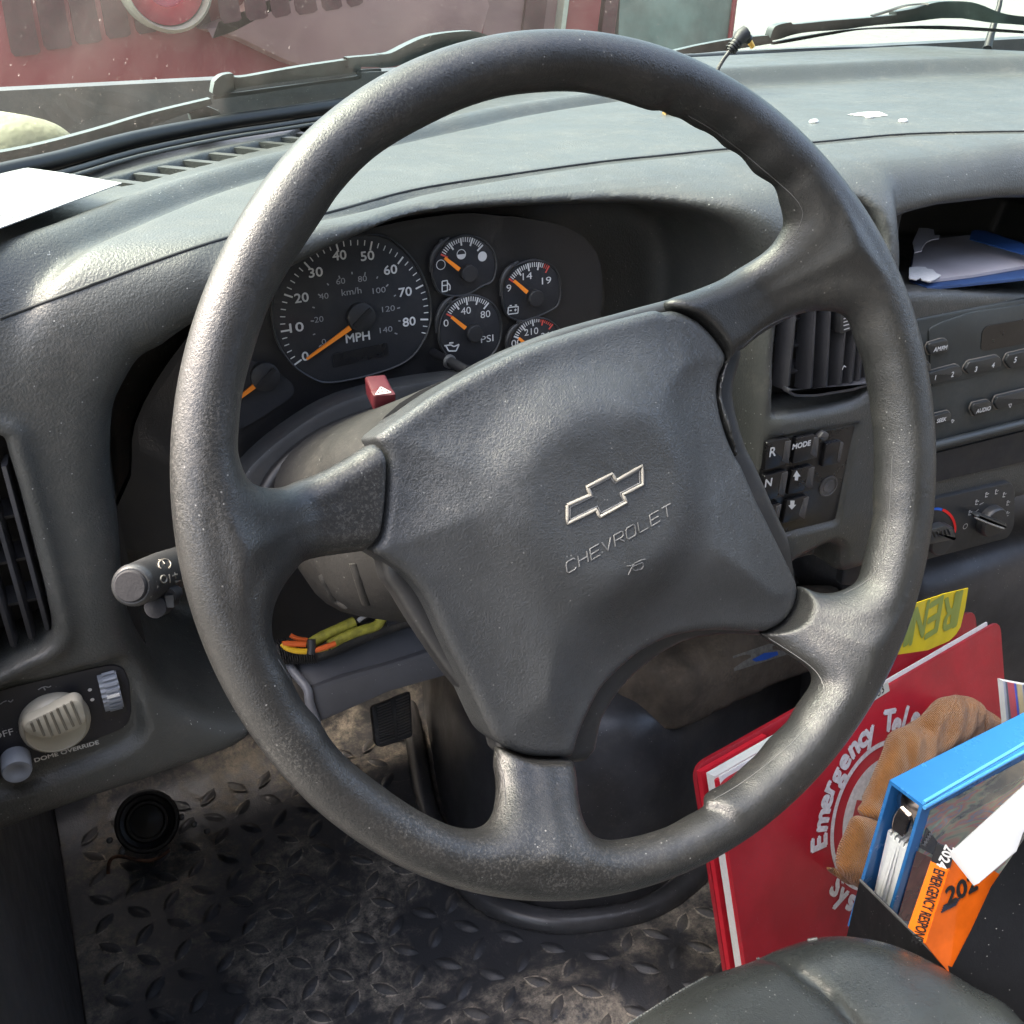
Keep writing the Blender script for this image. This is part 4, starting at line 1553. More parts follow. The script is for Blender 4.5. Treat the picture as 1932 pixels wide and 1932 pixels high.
# four small gauges
for nm, outl, pts3, n, maj, reds, bs, nd in (
    ('fuel_gauge_face', '1060 185,1130 163,1210 185,1255 240,1268 300,1250 370,1200 395,1140 430,1070 440,1005 420,975 350,980 270,1015 215', ((1012, 248), (1101, 170), (1205, 205)), 21, 5, (0,), (1135, 333), ((1036, 268), (1102, 320))),
    ('oil_gauge_face', '1080 460,1150 435,1230 460,1275 510,1291 590,1275 670,1225 730,1160 765,1090 740,1030 700,1005 640,1010 560,1035 500', ((1038, 522), (1127, 445), (1232, 470)), 21, 5, (0,), (1160, 607), ((1068, 540), (1130, 590))),
    ('volt_gauge_face', '1380 290,1450 275,1520 300,1555 350,1563 420,1550 480,1510 510,1440 540,1380 555,1320 530,1298 470,1300 390,1335 320', ((1325, 360), (1410, 290), (1510, 300)), 21, 5, (0, 18, 19, 20), (1440, 447), ((1355, 373), (1414, 425))),
    ('temperature_gauge_face', '1390 560,1450 540,1515 555,1560 600,1590 680,1570 760,1500 820,1400 840,1330 790,1318 710,1330 640,1350 600', ((1348, 625), (1428, 545), (1530, 565)), 21, 5, (14, 15, 16, 17, 18, 19, 20), (1460, 715), ((1378, 638), (1436, 690)))):
    g_ = dial(nm, T(KC, outl))
    o, R = ticks(g_, pts3, n, maj, .0036, .0060, .0007, reds)
    needle(g_, nd[0], nd[1], .0022, .0030)
    boss(g_, bs, .0064)
    # raised crescent to the left of each gauge
    L = {'fuel_gauge_face': '965 330,975 260,1010 205,1050 172', 'oil_gauge_face': '992 610,1000 530,1035 470,1075 440', 'volt_gauge_face': '1288 440,1295 370,1325 315,1370 283', 'temperature_gauge_face': '1318 700,1320 640,1345 590,1385 560'}[nm]
    P = PC.w(catmull(PC.uvs(T(KC, L)), 4), .001)
    V, Fc = tubegeo(P, [.0008 + .0016 * math.sin(math.pi * i / (len(P) - 1)) for i in range(len(P))], 8)
    autosmooth(mk('crescent_rim', V, Fc, M['trim'], g_), 60)
    gn = {'fuel_gauge_face': [], 'oil_gauge_face': [('0', 1040, 566), ('40', 1131, 509), ('80', 1221, 525)], 'volt_gauge_face': [('9', 1329, 405), ('14', 1414, 350), ('19', 1502, 370)], 'temperature_gauge_face': [('100', 1356, 658), ('210', 1432, 605), ('260', 1508, 622)]}[nm]
    for s, x, y in gn:
        text('numeral', s, PC, KC(x, y), .0052, M['white'], g_, h=.0016, width=.0036 * len(s) * 1.12)
    if nm == 'oil_gauge_face':
        text('unit_lettering', 'PSI', PC, KC(1229, 638), .0052, M['white'], g_, h=.0016, width=.0105)
        oc = PC.uvs(T(KC, '1030 670,1042 690,1085 690,1100 660'))
        strokes('oil_can_symbol', PC, [PC.uvs(T(KC, '1035 668,1048 692,1082 692,1096 662')), PC.uvs(T(KC, '1028 668,1058 664,1072 672,1096 662')), PC.uvs(T(KC, '1050 656,1070 654'))], .0010, M['white'], g_, .0016)
    if nm == 'fuel_gauge_face':
        c1 = PC.uv(KC(1012, 296))
        strokes('empty_symbol', PC, [circ(c1, .0034)], .0006, M['white'], g_, .0016)
        c2 = PC.uv(KC(1106, 248))
        strokes('half_symbol', PC, [circ(c2, .0034)], .0006, M['white'], g_, .0016)
        mk('half_fill', PC.w(np.array(circ(c2, .0032, 12, math.pi, 2 * math.pi)), .0016), [list(range(13))], M['white'], g_)
        c3 = PC.uv(KC(1203, 258))
        mk('full_symbol', PC.w(np.array(circ(c3, .0036, 20)[:-1]), .0016), [list(range(20))], M['white'], g_)
        strokes('pump_symbol', PC, [PC.uvs(T(KC, '1018 372,1042 368,1042 416,1018 420,1018 372')), PC.uvs(T(KC, '1020 392,1040 390')), PC.uvs(T(KC, '1044 380,1055 392,1054 412,1048 410'))], .0008, M['white'], g_, .0016)
    if nm == 'volt_gauge_face':
        strokes('battery_symbol', PC, [PC.uvs(T(KC, '1322 492,1368 488,1366 518,1320 524,1322 492')), PC.uvs(T(KC, '1328 484,1338 483')), PC.uvs(T(KC, '1352 482,1362 481')), PC.uvs(T(KC, '1328 507,1338 506')), PC.uvs(T(KC, '1350 504,1360 503')), PC.uvs(T(KC, '1355 498,1354 510'))], .0008, M['white'], g_, .0016)
# gauge at the far left behind the rim, reset stem, small screws
fg = slab('left_gauge_face', PC, catmull(PC.uvs(T(KC, '-150 840,-60 740,60 730,180 745,250 780,335 850,330 900,250 960,80 1060,-150 1150')), 3, True), -.003, .0006, M['dial'], cl)
needle(fg, (60, 935), (160, 856), .0016, .0034)
boss(fg, (200, 805), .0100, rad(38))
rs_ = PC.w(PC.uv(KC(975, 700)), .001)[0]
re_ = PC.hit(*KC(1060, 745), .022)
tube('reset_stem', [rs_, re_], [.0034, .0030], M['clpanel'], cl, 12)
M['steel'] = simple('dull_steel', (.35, .35, .34), .35, metal=.8)
tube('stem_collar', [re_ - (re_ - rs_) * .10, re_ + (re_ - rs_) * .02], [.0052, .0050], M['steel'], cl, 16)
tube('stem_knob', [re_, re_ + (re_ - rs_) / np.linalg.norm(re_ - rs_) * .02], [.0040, .0034], M['black'], cl, 12)
for x, y in ((1015, 190), (1052, 465), (1340, 300), (1368, 563)):
    c = PC.w(PC.uv(KC(x, y)), .001)[0]
    lathe('screw', c, PC.n, PC.ex, [(.0018, 0), (.0018, .0012), (.0005, .0016)], M['trim'], cl, 10)
g2, nt, b = new_mat('lens_clear')
for n in list(nt.nodes):
    nt.nodes.remove(n)
out = N(nt, 'ShaderNodeOutputMaterial')
tr = N(nt, 'ShaderNodeBsdfTransparent')
gl = N(nt, 'ShaderNodeBsdfGlossy')
gl.inputs['Roughness'].default_value = .12
ms = N(nt, 'ShaderNodeMixShader')
ms.inputs[0].default_value = .02
nt.links.new(tr.outputs[0], ms.inputs[1])
nt.links.new(gl.outputs[0], ms.inputs[2])
nt.links.new(ms.outputs[0], out.inputs[0])
M['lens'] = g2
LPn = PC.lift(.018)
slab('cluster_lens', LPn, catmull(LPn.uvs([(262, 850), (330, 690), (430, 575), (545, 490), (700, 440), (860, 412), (990, 412), (1070, 431), (1125, 480), (1130, 600), (1000, 700), (860, 700), (700, 740), (480, 880)]), 3, True), 0, .001, M['lens'], cl, bottom=False)

# ------------------------------------------------------------------ steering column
col = thing('steering_column', 'grey plastic shroud of the steering column, mostly hidden behind the hub', 'steering column', WC - WN * .15)


def shroud(name, secs, mat, parent, a0=0, a1=2 * math.pi, n=40, e=2.6):
    V, Fc = [], []
    for (s, w, u, d, dx) in secs:
        c = WC - WN * s + WA * dx
        for k in range(n):
            t = a0 + (a1 - a0) * k / n
            ct, st = math.cos(t), math.sin(t)
            x = w * abs(ct) ** (2 / e) * (1 if ct > 0 else -1)
            y = (u if st > 0 else d) * abs(st) ** (2 / e) * (1 if st > 0 else -1)
            V.append(c + WA * x + WB * y)
    m = len(secs)
    for i in range(m - 1):
        for k in range(n):
            j = (k + 1) % n
            Fc.append([i * n + k, i * n + j, (i + 1) * n + j, (i + 1) * n + k])
    Fc.append(list(range(n))[::-1])
    return autosmooth(mk(name, V, Fc, mat, parent), 45)


shroud('upper_shroud', [(.085, .080, .050, .02, -.01), (.088, .100, .065, .025, -.01), (.13, .112, .060, .03, -.012), (.20, .122, .056, .03, -.008), (.26, .126, .056, .03, 0)], M['dash_warm'], col)
shroud('lower_shroud', [(.083, .060, .02, .050, -.02), (.087, .085, .02, .066, -.02), (.13, .105, .02, .080, -.02), (.19, .115, .02, .085, -.015), (.24, .115, .02, .070, -.01)], M['dash_warm'], col, e=3.4)
shroud('hub_collar', [(.045, .05, .05, .05, 0), (.10, .055, .055, .055, 0)], M['black'], col, e=2)
bls = bvh_of([o for o in col.children if o.name.startswith('lower_shroud')][0])
for rg in ('360 70,385 160,430 270', '485 90,520 160,570 240,640 285', '680 20,715 130,760 265'):
    drape('shroud_ridge', bls, [T(KM, rg)], .0034, M['dash_warm'], col, -.0015, sub=6, seg=10)
# collar trim where the column passes into the dashboard
CPn = tilted((.2, .625, -.3), 10)
q = [(440, 960), (452, 900), (480, 862), (540, 812), (620, 762), (700, 735), (800, 715), (880, 706), (960, 700)]
inner = [(960, 780), (800, 800), (640, 860), (560, 950), (530, 1060)]
slab('column_trim', CPn, np.concatenate([catmull(CPn.uvs(q), 3), catmull(CPn.uvs(inner), 3)]), -.02, .006, M['trim'], dash, bev=.005)
q2 = [(475, 1000), (492, 925), (530, 868), (600, 815), (700, 775), (800, 752)]
tube('column_trim_lip', CPn.w(catmull(CPn.uvs(q2), 4), .012), .006, M['clpanel'], dash)
# hazard switch
hz = thing('hazard_switch', 'small red push switch with a white triangle on the column top', 'switch', (.189, .56, -.19))
M['hazred'] = simple('dark_red_plastic', (.07, .004, .008), .55, var=.15)
HP = tilted((.185, .545, -.190), -12, -6)
slab('switch_body', HP, roundpoly(HP.uvs(T(KC, '706 902,805 892,816 955,712 990')), .002, 3), -.022, 0, M['hazred'], hz, bev=.0015)
HT = Plane(HP.w(HP.uv(KC(760, 890)), 0)[0], (HP.n * .25 + np.array([0, .0, 1.0])), HP.ex)
slab('switch_top', HT, roundpoly(HT.uvs(T(KC, '690 882,725 864,790 868,812 900,706 908')), .002, 3), -.008, .001, M['hazred'], hz, bev=.001)
tri = HT.uvs(T(KC, '740 864,786 888,716 898'), .001)
cen = tri.mean(0)
strokes('warning_triangle', HT, [[tri[0], tri[1], tri[2], tri[0]], [cen + (t - cen) * .45 for t in (tri[0], tri[1], tri[2], tri[0])]], .0007, M['white'], hz, .0016)
HI = HP.uvs(T(KC, '720 915,795 908,803 950,728 975'))
strokes('face_groove', HP, [np.concatenate([HI, HI[:1]])], .0007, simple('pink_edge', (.30, .05, .07), .4), hz, .0008)

# turn-signal and wiper stalk
stk_ = thing('turn_signal_stalk', 'black stalk with round end cap and white symbols, left of the wheel rim', 'stalk', (.02, .45, -.27))
e0 = ray(*L1(905, 1560)) * .485
e1 = ray(440, 1030) * .68
dS = (e1 - e0) / np.linalg.norm(e1 - e0)
ax_ = np.cross(dS, [0, 0, 1.0])
ax_ /= np.linalg.norm(ax_)
lathe('stalk_barrel', e0, dS, ax_, [(.0085, .0002), (.0100, .0018), (.0104, .004), (.0104, .012), (.0110, .03), (.0115, .05), (.011, .10), (.010, np.linalg.norm(e1 - e0))], M['trim'], stk_, 32)
M['cap'] = plastic('worn_cap', (.020, .020, .022), .75, 900, .3, blotch=.2, dust=.1, dustc=(.1, .1, .1), spec=.2)
cap_ = lathe('end_cap', e0, -dS, ax_, [(.0078, -.0005), (.0078, .0012), (.0070, .0022), (.0005, .0026)], M['cap'], stk_, 28)
bst = bvh_of([o for o in stk_.children if o.name.startswith('stalk_barrel')][0])
drape('cruise_symbol', bst, [[L1(1135 + 42 * math.cos(t), 1412 + 36 * math.sin(t)) for t in np.linspace(2.2, 2.2 + 4.9, 14)], T(L1, '1135 1410,1120 1388,1095 1380')], .00040, M['cream'], stk_, .0001, sub=2)
drape('position_marks', bst, [[L1(1127 + 22 * math.cos(t), 1512 + 25 * math.sin(t)) for t in np.linspace(0, 6.29, 14)], T(L1, '1165 1478,1172 1535'), T(L1, '1188 1490,1222 1480'), T(L1, '1203 1465,1210 1505')], .00042, M['cream'], stk_, .0001, sub=1)
for tri_ in ('1022 1515,1090 1560,1035 1640', '1200 1522,1248 1518,1208 1538'):
    P = [onto(bst, L1(*[float(v) for v in a.split()]), .0004) for a in tri_.split(',')]
    if all(p is not None for p in P):
        mk('pointer_mark', P, [[0, 1, 2]], M['cream'], stk_)
sl0 = onto(bst, L1(1175, 1590), 0)
if sl0 is None:
    sl0 = e0 + dS * .03
slc = sl0 + np.array([0, -.001, -.002])
V, Fc = tubegeo([slc - dS * .006, slc + dS * .006], .0042, 14)
sl = autosmooth(mk('slider_switch', V, Fc, M['cap'], stk_), 50)
for k in range(5):
    V, Fc = boxgeo(slc + dS * (-.005 + k * .0022) + np.array([0, -.0035, -.001]), (dS, ax_, np.cross(dS, ax_)), (.0008, .004, .006))
    mk('grip_rib', V, Fc, M['black'], sl)
V, Fc = lathegeo(e0 + dS * .012 + np.array([.004, 0, -.016]), dS, ax_, [(.001, 0), (.0055, .002), (.0055, .014), (.001, .017)], 18)
autosmooth(mk('lower_lever', V, Fc, M['cap'], stk_), 40)

# ------------------------------------------------------------------ under the column: knee bracket and wiring
M['bracket'] = plastic('bracket_plastic', (.055, .056, .062), .5, 500, .15, speck=.3)
kb = thing('knee_bracket', 'smooth dark grey bracket bar under the steering column', 'bracket', (.2, .62, -.5))
BPk = tilted((.19, .60, -.49), 62)
q = BPk.uvs(T(KM, '275 612,360 588,760 445,1010 372,1500 240,1560 420,1180 545,900 632,600 715,410 790,330 700'))
slab('bracket_top', BPk, roundpoly(q, .004, 3), -.006, 0, M['bracket'], kb, bev=.003)
e = BPk.w(BPk.uv(KM(410, 790)))[0]
BF = Plane(e, (.0, -.93, -.36), (1, 0, 0))
BF = Plane(e + np.array([0, -.0015, 0]), (0, -.97, .22))
q = BF.uvs(T(KM, '405 782,600 712,900 628,1180 540,1600 420,1600 560,1250 702,900 800,700 890,480 985,425 925'))
slab('bracket_face', BF, roundpoly(q, .004, 3), -.012, 0, M['bracket'], kb, bev=.003)
P = [BPk.w(BPk.uv(KM(*q)), .002)[0] for q in ((278, 612), (330, 690), (405, 785))] + [BF.w(BF.uv(KM(*q)), .001)[0] for q in ((418, 860), (462, 985))]
tube('bracket_edge_highlight', catmull(P, 4), .0036, simple('highlight_grey', (.13, .13, .14), .4), kb)  # edge highlight at the bracket's left end, drawn as a paler tube
bx = mk('brace_plate', [WC + ray(*KM(*q)) * .62 * 0 + ray(*KM(*q)) * dd for q, dd in (((120, 240), .66), ((330, 250), .70), ((415, 350), .72), ((195, 505), .66))], [[0, 1, 2, 3]], simple('brace_green', (.03, .045, .045), .5), kb)
hs_ = thing('wiring_loom', 'yellow sleeved wiring loom with orange wires under the column', 'wiring', (.16, .63, -.44))
M['yel'] = simple('yellow_sleeve', (.25, .235, .03), .6, var=.35, scale=160, bump=.4)
M['oran'] = simple('orange_wire', (.55, .10, .02), .45)
M['ywire'] = simple('yellow_wire', (.60, .36, .02), .4)
wp_ = tilted((.15, .640, -.44), 30)


def wire(name, s, r, mat, h=0.0):
    return tube(name, catmull([wp_.w(wp_.uv(KM(*[float(v) for v in a.split()])), h)[0] for a in s.split(',')], 5), r, mat, hs_, 10)


wire('sleeve', '395 515,480 462,560 425,680 370', .0042, M['yel'], .006)
wire('sleeve', '520 510,600 465,700 425,800 395,835 350,870 318', .0040, M['yel'], .010)
wire('yellow_wire', '232 495,262 525,330 542,410 540,500 520', .0022, M['ywire'], .016)
wire('orange_wire', '232 500,280 498,370 500', .0024, M['oran'], .016)
wire('orange_wire', '400 540,470 520,540 495', .0022, M['oran'], .020)
wire('red_wire', '290 450,330 470,390 480', .0018, M['oran'], .010)
wire('cable_tie', '398 470,400 520,395 560', .0032, M['black'], .020)
wire('ribbed_conduit', '200 555,330 555,470 545,600 500,760 430,900 380,1050 330', .0085, M['rubber'], .0)
wire('grey_wire', '690 365,720 340,760 318', .0018, simple('grey_wire', (.3, .3, .3), .5), .012)
wire('grey_wire', '860 375,920 352,990 335', .0016, M['cap'], .012)
wire('grey_wire', '865 390,930 368,1000 352', .0016, M['cap'], .012)
for k in range(16):
    x = 230 + k * 14
    y = 545 - k * .6
    V, Fc = lathegeo(wp_.w(wp_.uv(KM(x, y + 12)), .0)[0], wp_.ex, wp_.n, [(.0088, -.0008), (.0102, 0), (.0088, .0008)], 12)
    autosmooth(mk('conduit_ring', V, Fc, M['rubber'], hs_), 50)
box('dark_fill_box', (-.02, .80, -.62), (.50, 1.2, -.40), M['black'], None, label='added black fill box deep under the dashboard behind the wiring', cat='fill box')  # added dark fill, blocking the view through to the toe board

# ------------------------------------------------------------------ air vents
M['slat'] = plastic('vent_slat', (.050, .050, .054), .38, 900, .15, dust=.12, dustc=(.2, .2, .22))


def vent(label, pl, xs, ytop, ybot, cross, pw, yaw, cat='air vent', loc=None, deps=None, back=.045):
    v = thing('air_vent', label, cat, loc)
    for i, (xa, ya, xb, yb) in enumerate(xs):
        a, b = pl.w(pl.uv((xa, ya)))[0], pl.w(pl.uv((xb, yb)))[0]
        d = (b - a) / np.linalg.norm(b - a)
        wv = np.array([math.sin(rad(yaw)), math.cos(rad(yaw)), 0])
        tv = np.cross(d, wv)
        th = .0012
        prof = [(0, -th), (.003, -th * 1.5), (pw, -th), (pw, th), (.003, th * 1.5), (0, th)]
        V = [p + wv * s + tv * t for p in (a, b - d * .004) for s, t in prof] + [b + wv * (.004 + s * .8) + tv * t * .8 for s, t in prof]
        m = len(prof)
        Fc = [[k * m + j, k * m + (j + 1) % m, (k + 1) * m + (j + 1) % m, (k + 1) * m + j] for k in range(2) for j in range(m)] + [list(range(m))[::-1], [2 * m + j for j in range(m)]]
        autosmooth(mk('slat', V, Fc, M['slat'], v), 50)
    for (xa, ya, xb, yb) in cross:
        a, b = pl.w(pl.uv((xa, ya)), -.020)[0], pl.w(pl.uv((xb, yb)), -.020)[0]
        V, Fc = boxgeo((a + b) / 2, (np.array([1., 0, 0]), np.array([0, .96, .28]), np.array([0, -.28, .96])), (np.linalg.norm(a - b), .016, .0022))
        mk('cross_vane', V, Fc, M['slat'], v)
    return v


VP = tilted((0, .603, -.3), 0)
lx = []
for (xt, yt, xb, yb) in ((L1(-60, 500) + L1(280, 1656)), ):
    pass
u0 = VP.uv(L2(335, 235))
sls = []
for k in range(8):
    off = [0, -.0105, -.0215, -.033, -.0445, -.056, -.067, -.078][k]
    u = u0 + np.array([off, [0, -.0035, -.006, -.0075, -.008, -.008, -.008, -.008][k]])
    # lower end and upper end in the plane
    ln = [.118, .165, .190, .205, .21, .21, .21, .21][k]
    pb, pt = VP.w(u)[0], VP.w(u + np.array([0.0, ln]))[0]
    A, B = project(pt)[:2], project(pb)[:2]
    sls.append((A[0], A[1], B[0], B[1]))
cr = []
for k in range(6):
    z = u0[1] + .022 + k * .030
    P1, P2 = VP.w(np.array([u0[0] - .10, z]))[0], VP.w(np.array([u0[0] + .004 - .010 * (k > 2) - .012 * (k > 4), z]))[0]
    cr.append(project(P1)[:2] + project(P2)[:2])
vent('black air vent with upright slats at the left edge of the dashboard', VP, sls, 0, 0, cr, .018, 8, loc=(-.04, .61, -.33))
box('vent_back', (-.2, .645, -.44), (.03, .655, -.2), M['black'], bpy.data.objects['air_vent'])
sl2 = []
for (xt, xb, yb) in ((712, 668, 1022), (815, 790, 1030), (895, 872, 1025), (985, 948, 1010), (1048, 1008, 1000), (1085, 1050, 985), (1130, 1095, 960)):
    sl2.append(K5(xt, 540) + K5(xb, yb))
cr2 = [K5(690, 660) + K5(1130, 590), K5(680, 800) + K5(1120, 735), K5(670, 940) + K5(1110, 880)]
rv = vent('black air vent with upright slats between the right spokes', VP, sl2, 0, 0, cr2, .016, -14, loc=(.62, .61, -.33))
slab('slat_frame', VP, roundpoly(VP.uvs(T(K5, '655 1000,700 1022,800 1022,1000 990,1110 950,1110 985,1000 1020,800 1052,690 1052,650 1030')), .003, 3), -.004, .004, M['slat'], rv, bev=.002)
slab('thumb_tab', VP, roundpoly(VP.uvs(T(K5, '935 590,1000 575,1000 690,930 720')), .003, 3), -.01, .003, M['trim'], rv, bev=.001)
strokes('tab_marks', VP, [VP.uvs(T(K5, '948 632,975 622')), VP.uvs(T(K5, '948 650,978 640')), VP.uvs(T(K5, '948 668,978 660')), VP.uvs(T(K5, '950 690,980 680')), VP.uvs(T(K5, '942 905,950 882,962 890'))], .0008, M['white'], rv, .0034)
box('vent_back', (.56, .645, -.44), (.69, .655, -.2), M['black'], rv)

# ------------------------------------------------------------------ gear-selector keypad
KP = tilted((0, .6015, -.4), 0)
kpd = thing('gear_keypad', 'glossy black gear selector keypad with white letters', 'keypad', (.61, .60, -.42))
slab('keypad_plate', KP, roundpoly(KP.uvs(T(K6, '562 222,1028 134,920 643,598 728,505 500')), .003, 3), -.004, 0, M['gloss'], kpd, bev=.001)
fr_q = KP.uvs(T(K6, '557 212,1040 120,932 655,592 742'))
M['keyedge'] = plastic('key_edge', (.055, .053, .052), .4, 900, .1, dust=.2)
V, Fc = tubegeo(KP.w(np.array(list(fr_q[1:]) + []), .0006), .0013, 6)
autosmooth(mk('keypad_frame', V, Fc, M['keyedge'], kpd), 60)
for nm, outl, edge, sym in (
    ('R', '552 228,664 202,684 218,668 345,540 380', '650 225,684 218,668 345,636 330', ('text', 'R', (585, 277), .0085)),
    ('MODE', '712 205,800 182,834 200,820 312,690 345', '806 200,834 200,820 312,786 290', ('text', 'MODE', (739, 240), .0048)),
    ('N', '540 408,650 378,668 384,645 520,520 552', '634 395,668 384,645 520,612 498', ('text', 'N', (561, 443), .0075)),
    ('UP', '690 378,792 350,810 358,795 482,664 512', '778 368,810 358,795 482,758 460', ('poly', '712 378,733 410,722 411,719 432,701 431,703 411,692 412')),
    ('D', '515 585,620 552,632 558,610 672,556 684', '604 572,632 558,610 672,582 655', ('text', 'D', (537, 603), .0075)),
    ('DOWN', '662 540,765 512,780 520,755 640,638 666', '750 532,780 520,755 640,724 618', ('poly', '678 540,701 540,699 562,710 562,686 588,667 566,678 563')),
    ('BLANK', '872 236,948 220,966 228,942 340,850 362', '948 228,966 228,942 340,930 325', None)):
    k_ = slab('key', KP, roundpoly(KP.uvs(T(K6, outl), .0042), .0015, 3), 0, .0042, M['gloss'], kpd, bev=.0012)
    slab('key_flank', KP, roundpoly(KP.uvs(T(K6, edge), .0046), .0008, 2), .0030, .0048, M['keyedge'], k_, bev=.0006)
    if sym and sym[0] == 'text':
        text('key_letter', sym[1], KP, K6(*sym[2]), sym[3], M['white'], k_, h=.0046, bold=.0003)
    elif sym:
        uv = KP.uvs(T(K6, sym[1]), .0046)
        mk('key_arrow', KP.w(uv, .0046), [list(range(len(uv)))], M['white'], k_)
slab('mode_tab', KP, roundpoly(KP.uvs(T(K6, '806 190,835 155,866 168,858 196,836 212')), .002, 3), 0, .006, M['keyedge'], kpd, bev=.002)
bc = KP.w(KP.uv(K6(880, 462)))[0]
lathe('round_badge', bc, KP.n, KP.ex, [(.0102, 0), (.0102, .0012), (.0088, .0014), (.0086, .0006), (.006, .0006), (.0058, .0014), (.004, .0014), (.0005, .0004)], M['keyedge'], kpd, 20)

# ------------------------------------------------------------------ radio
RP_ = tilted((0, .622, -.3), 0)
rdo = thing('radio', 'dark grey car radio with preset buttons, right of the wheel', 'radio', (.80, .62, -.33))
M['rface'] = plastic('radio_face', (.034, .040, .040), .45, 1100, .15, dust=.06)
slab('faceplate', RP_, RP_.uvs(T(K5, '1322 650,1932 530,2300 460,2300 1100,1932 1190,1450 1305,1322 1335')), -.01, 0, M['rface'], rdo, bev=.002)
slab('raised_panel', RP_, roundpoly(RP_.uvs(T(K5, '1422 830,1412 690,1480 655,1640 600,1932 556,2300 490,2300 780,1932 880,1430 1005,1422 940')), .006, 3), 0, .0016, M['rface'], rdo, bev=.001)
slab('display_window', RP_, roundpoly(RP_.uvs(T(K5, '1690 800,1698 700,1725 672,1932 635,2250 580,2250 690,1932 765,1710 806')), .003, 3), .0014, .0022, M['gloss'], rdo)
M['button'] = plastic('radio_button', (.022, .024, .024), .35, 900, .1)
M['butedge'] = plastic('worn_button_edge', (.16, .145, .12), .5, 900, .1)
for outl, labs in (('1414 800,1424 770,1500 748,1524 750,1531 800,1514 820,1430 834', (('AM', 1467, 800, .0042), ('FM', 1505, 793, .0042))),
                   ('1405 930,1570 886,1596 896,1602 935,1580 956,1405 998', (('1', 1457, 953, .0045), ('2', 1549, 935, .0050))),
                   ('1614 910,1640 868,1790 836,1811 850,1812 888,1790 906,1640 938', (('3', 1675, 907, .0050), ('4', 1767, 886, .0050))),
                   ('1832 868,1850 828,1990 795,2012 810,2012 870,1990 884,1860 908', (('5', 1886, 857, .0055),)),
                   ('1650 1125,1664 1092,1740 1076,1760 1088,1758 1130,1740 1146,1668 1162', (('AUDIO', 1715, 1125, .0042),)),
                   ('1774 1095,1790 1056,1990 1008,2010 1075,1795 1128', ()),
                   ('1400 1168,1530 1134,1546 1148,1540 1192,1400 1226', (('SEEK', 1490, 1180, .0040),)),
                   ('1385 880,1410 866,1432 875,1436 910,1410 930,1385 920', ())):
    b_ = slab('radio_button', RP_, roundpoly(RP_.uvs(T(K5, outl), .005), .0022, 3), .0, .0055, M['button'], rdo, bev=.0015)
    u = roundpoly(RP_.uvs(T(K5, outl), .005), .0022, 3)
    u = u + (u.mean(0) - u) * -.03
    V, Fc = tubegeo(np.concatenate([RP_.w(u, .0020), RP_.w(u[:1], .0020)]), .0006, 5)
    autosmooth(mk('button_edge', V, Fc, M['butedge'], b_), 60)
    for s, x, y, hh in labs:
        text('button_lettering', s, RP_, K5(x, y), hh, M['white'], b_, h=.0060, bold=.00018)
strokes('tuning_arrows', RP_, [RP_.uvs(T(K5, '1822 1085,1838 1082,1830 1103,1822 1085')), RP_.uvs(T(K5, '1905 1085,1922 1082,1914 1064,1905 1085'))], .0006, M['white'], rdo, .0062)
strokes('seek_arrow', RP_, [RP_.uvs(T(K5, '1517 1166,1531 1170,1519 1184,1517 1166'))], .0006, M['white'], rdo, .0062)
V, Fc = tubegeo([RP_.w(RP_.uv(K5(*q)), .002)[0] for q in ((1330, 1340), (1450, 1310), (1932, 1190), (2300, 1100))], .0045, 10)
autosmooth(mk('lower_lip', V, Fc, M['rface'], rdo), 60)
slab('lower_pocket', tilted((0, .6215, -.3), 0), RP_.uvs(T(K5, '1450 1360,1932 1240,2300 1150,2300 1420')+ T(K6, '1932 330,1450 440,1400 430')), -.004, 0, M['black'], rdo)

# ------------------------------------------------------------------ heater controls
HPn = tilted((0, .6185, -.5), 0)
hv = thing('heater_controls', 'dark heater control panel with three round knobs, behind the rim on the right', 'control panel', (.80, .62, -.5))
M['hpanel'] = plastic('heater_panel', (.014, .016, .018), .45, 1100, .1)
slab('panel_plate', HPn, roundpoly(HPn.uvs(T(K6, '950 1000,985 740,1090 640,1300 566,1600 500,1860 440,1888 470,1882 680,1850 742,1400 862,1080 990')), .006, 3), -.008, 0, M['hpanel'], hv, bev=.002)


def knob(px, rpx, outl_bar, par=hv, ang=0):
    c = HPn.w(HPn.uv(K6(*px)))[0]
    t = c @ FW
    r = rpx * .3516 * t / F
    kn = lathe('knob', c, HPn.n, HPn.ex, [(r, 0), (r * 1.0, .006), (r * .96, .009), (r * .9, .010), (.0005, .010)], M['trim'], par, 36)
    if outl_bar:
        g_ = slab('grip_bar', HPn, roundpoly(HPn.uvs(T(K6, outl_bar), .015), .002, 3), .009, .018, M['button'], kn, bev=.003)
    return kn


knob((1112, 850), 62, None)
knob((1462, 735), 88, '1420 690,1500 665,1545 690,1560 745,1420 772,1400 740')
k3 = knob((1740, 640), 88, '1668 620,1690 608,1835 662,1835 682,1815 692,1680 640')
M['gripglint'] = simple('grip_highlight', (.30, .31, .31), .25, metal=.6)
tube('bar_highlight', [HPn.hit(*K6(*q), .0185) for q in ((1672, 632), (1750, 665), (1822, 690))], .0011, M['gripglint'], k3)  # highlight along the bar, drawn as a bright metal tube
for k in range(6):
    x = 1425 + k * 20
    V, Fc = tubegeo([HPn.hit(*K6(x, 712 - k * 4), .0185), HPn.hit(*K6(x + 12, 738 - k * 3), .0185)], .0007, 5)
    mk('knob_rib', V, Fc, M['black'], hv)
M['bluep'] = simple('print_blue', (.02, .12, .55), .5)
arc = lambda a, b: [K6(1462 + 100 * math.cos(t) * .98, 690 + 108 * math.sin(t)) for t in np.linspace(rad(a), rad(b), 12)]
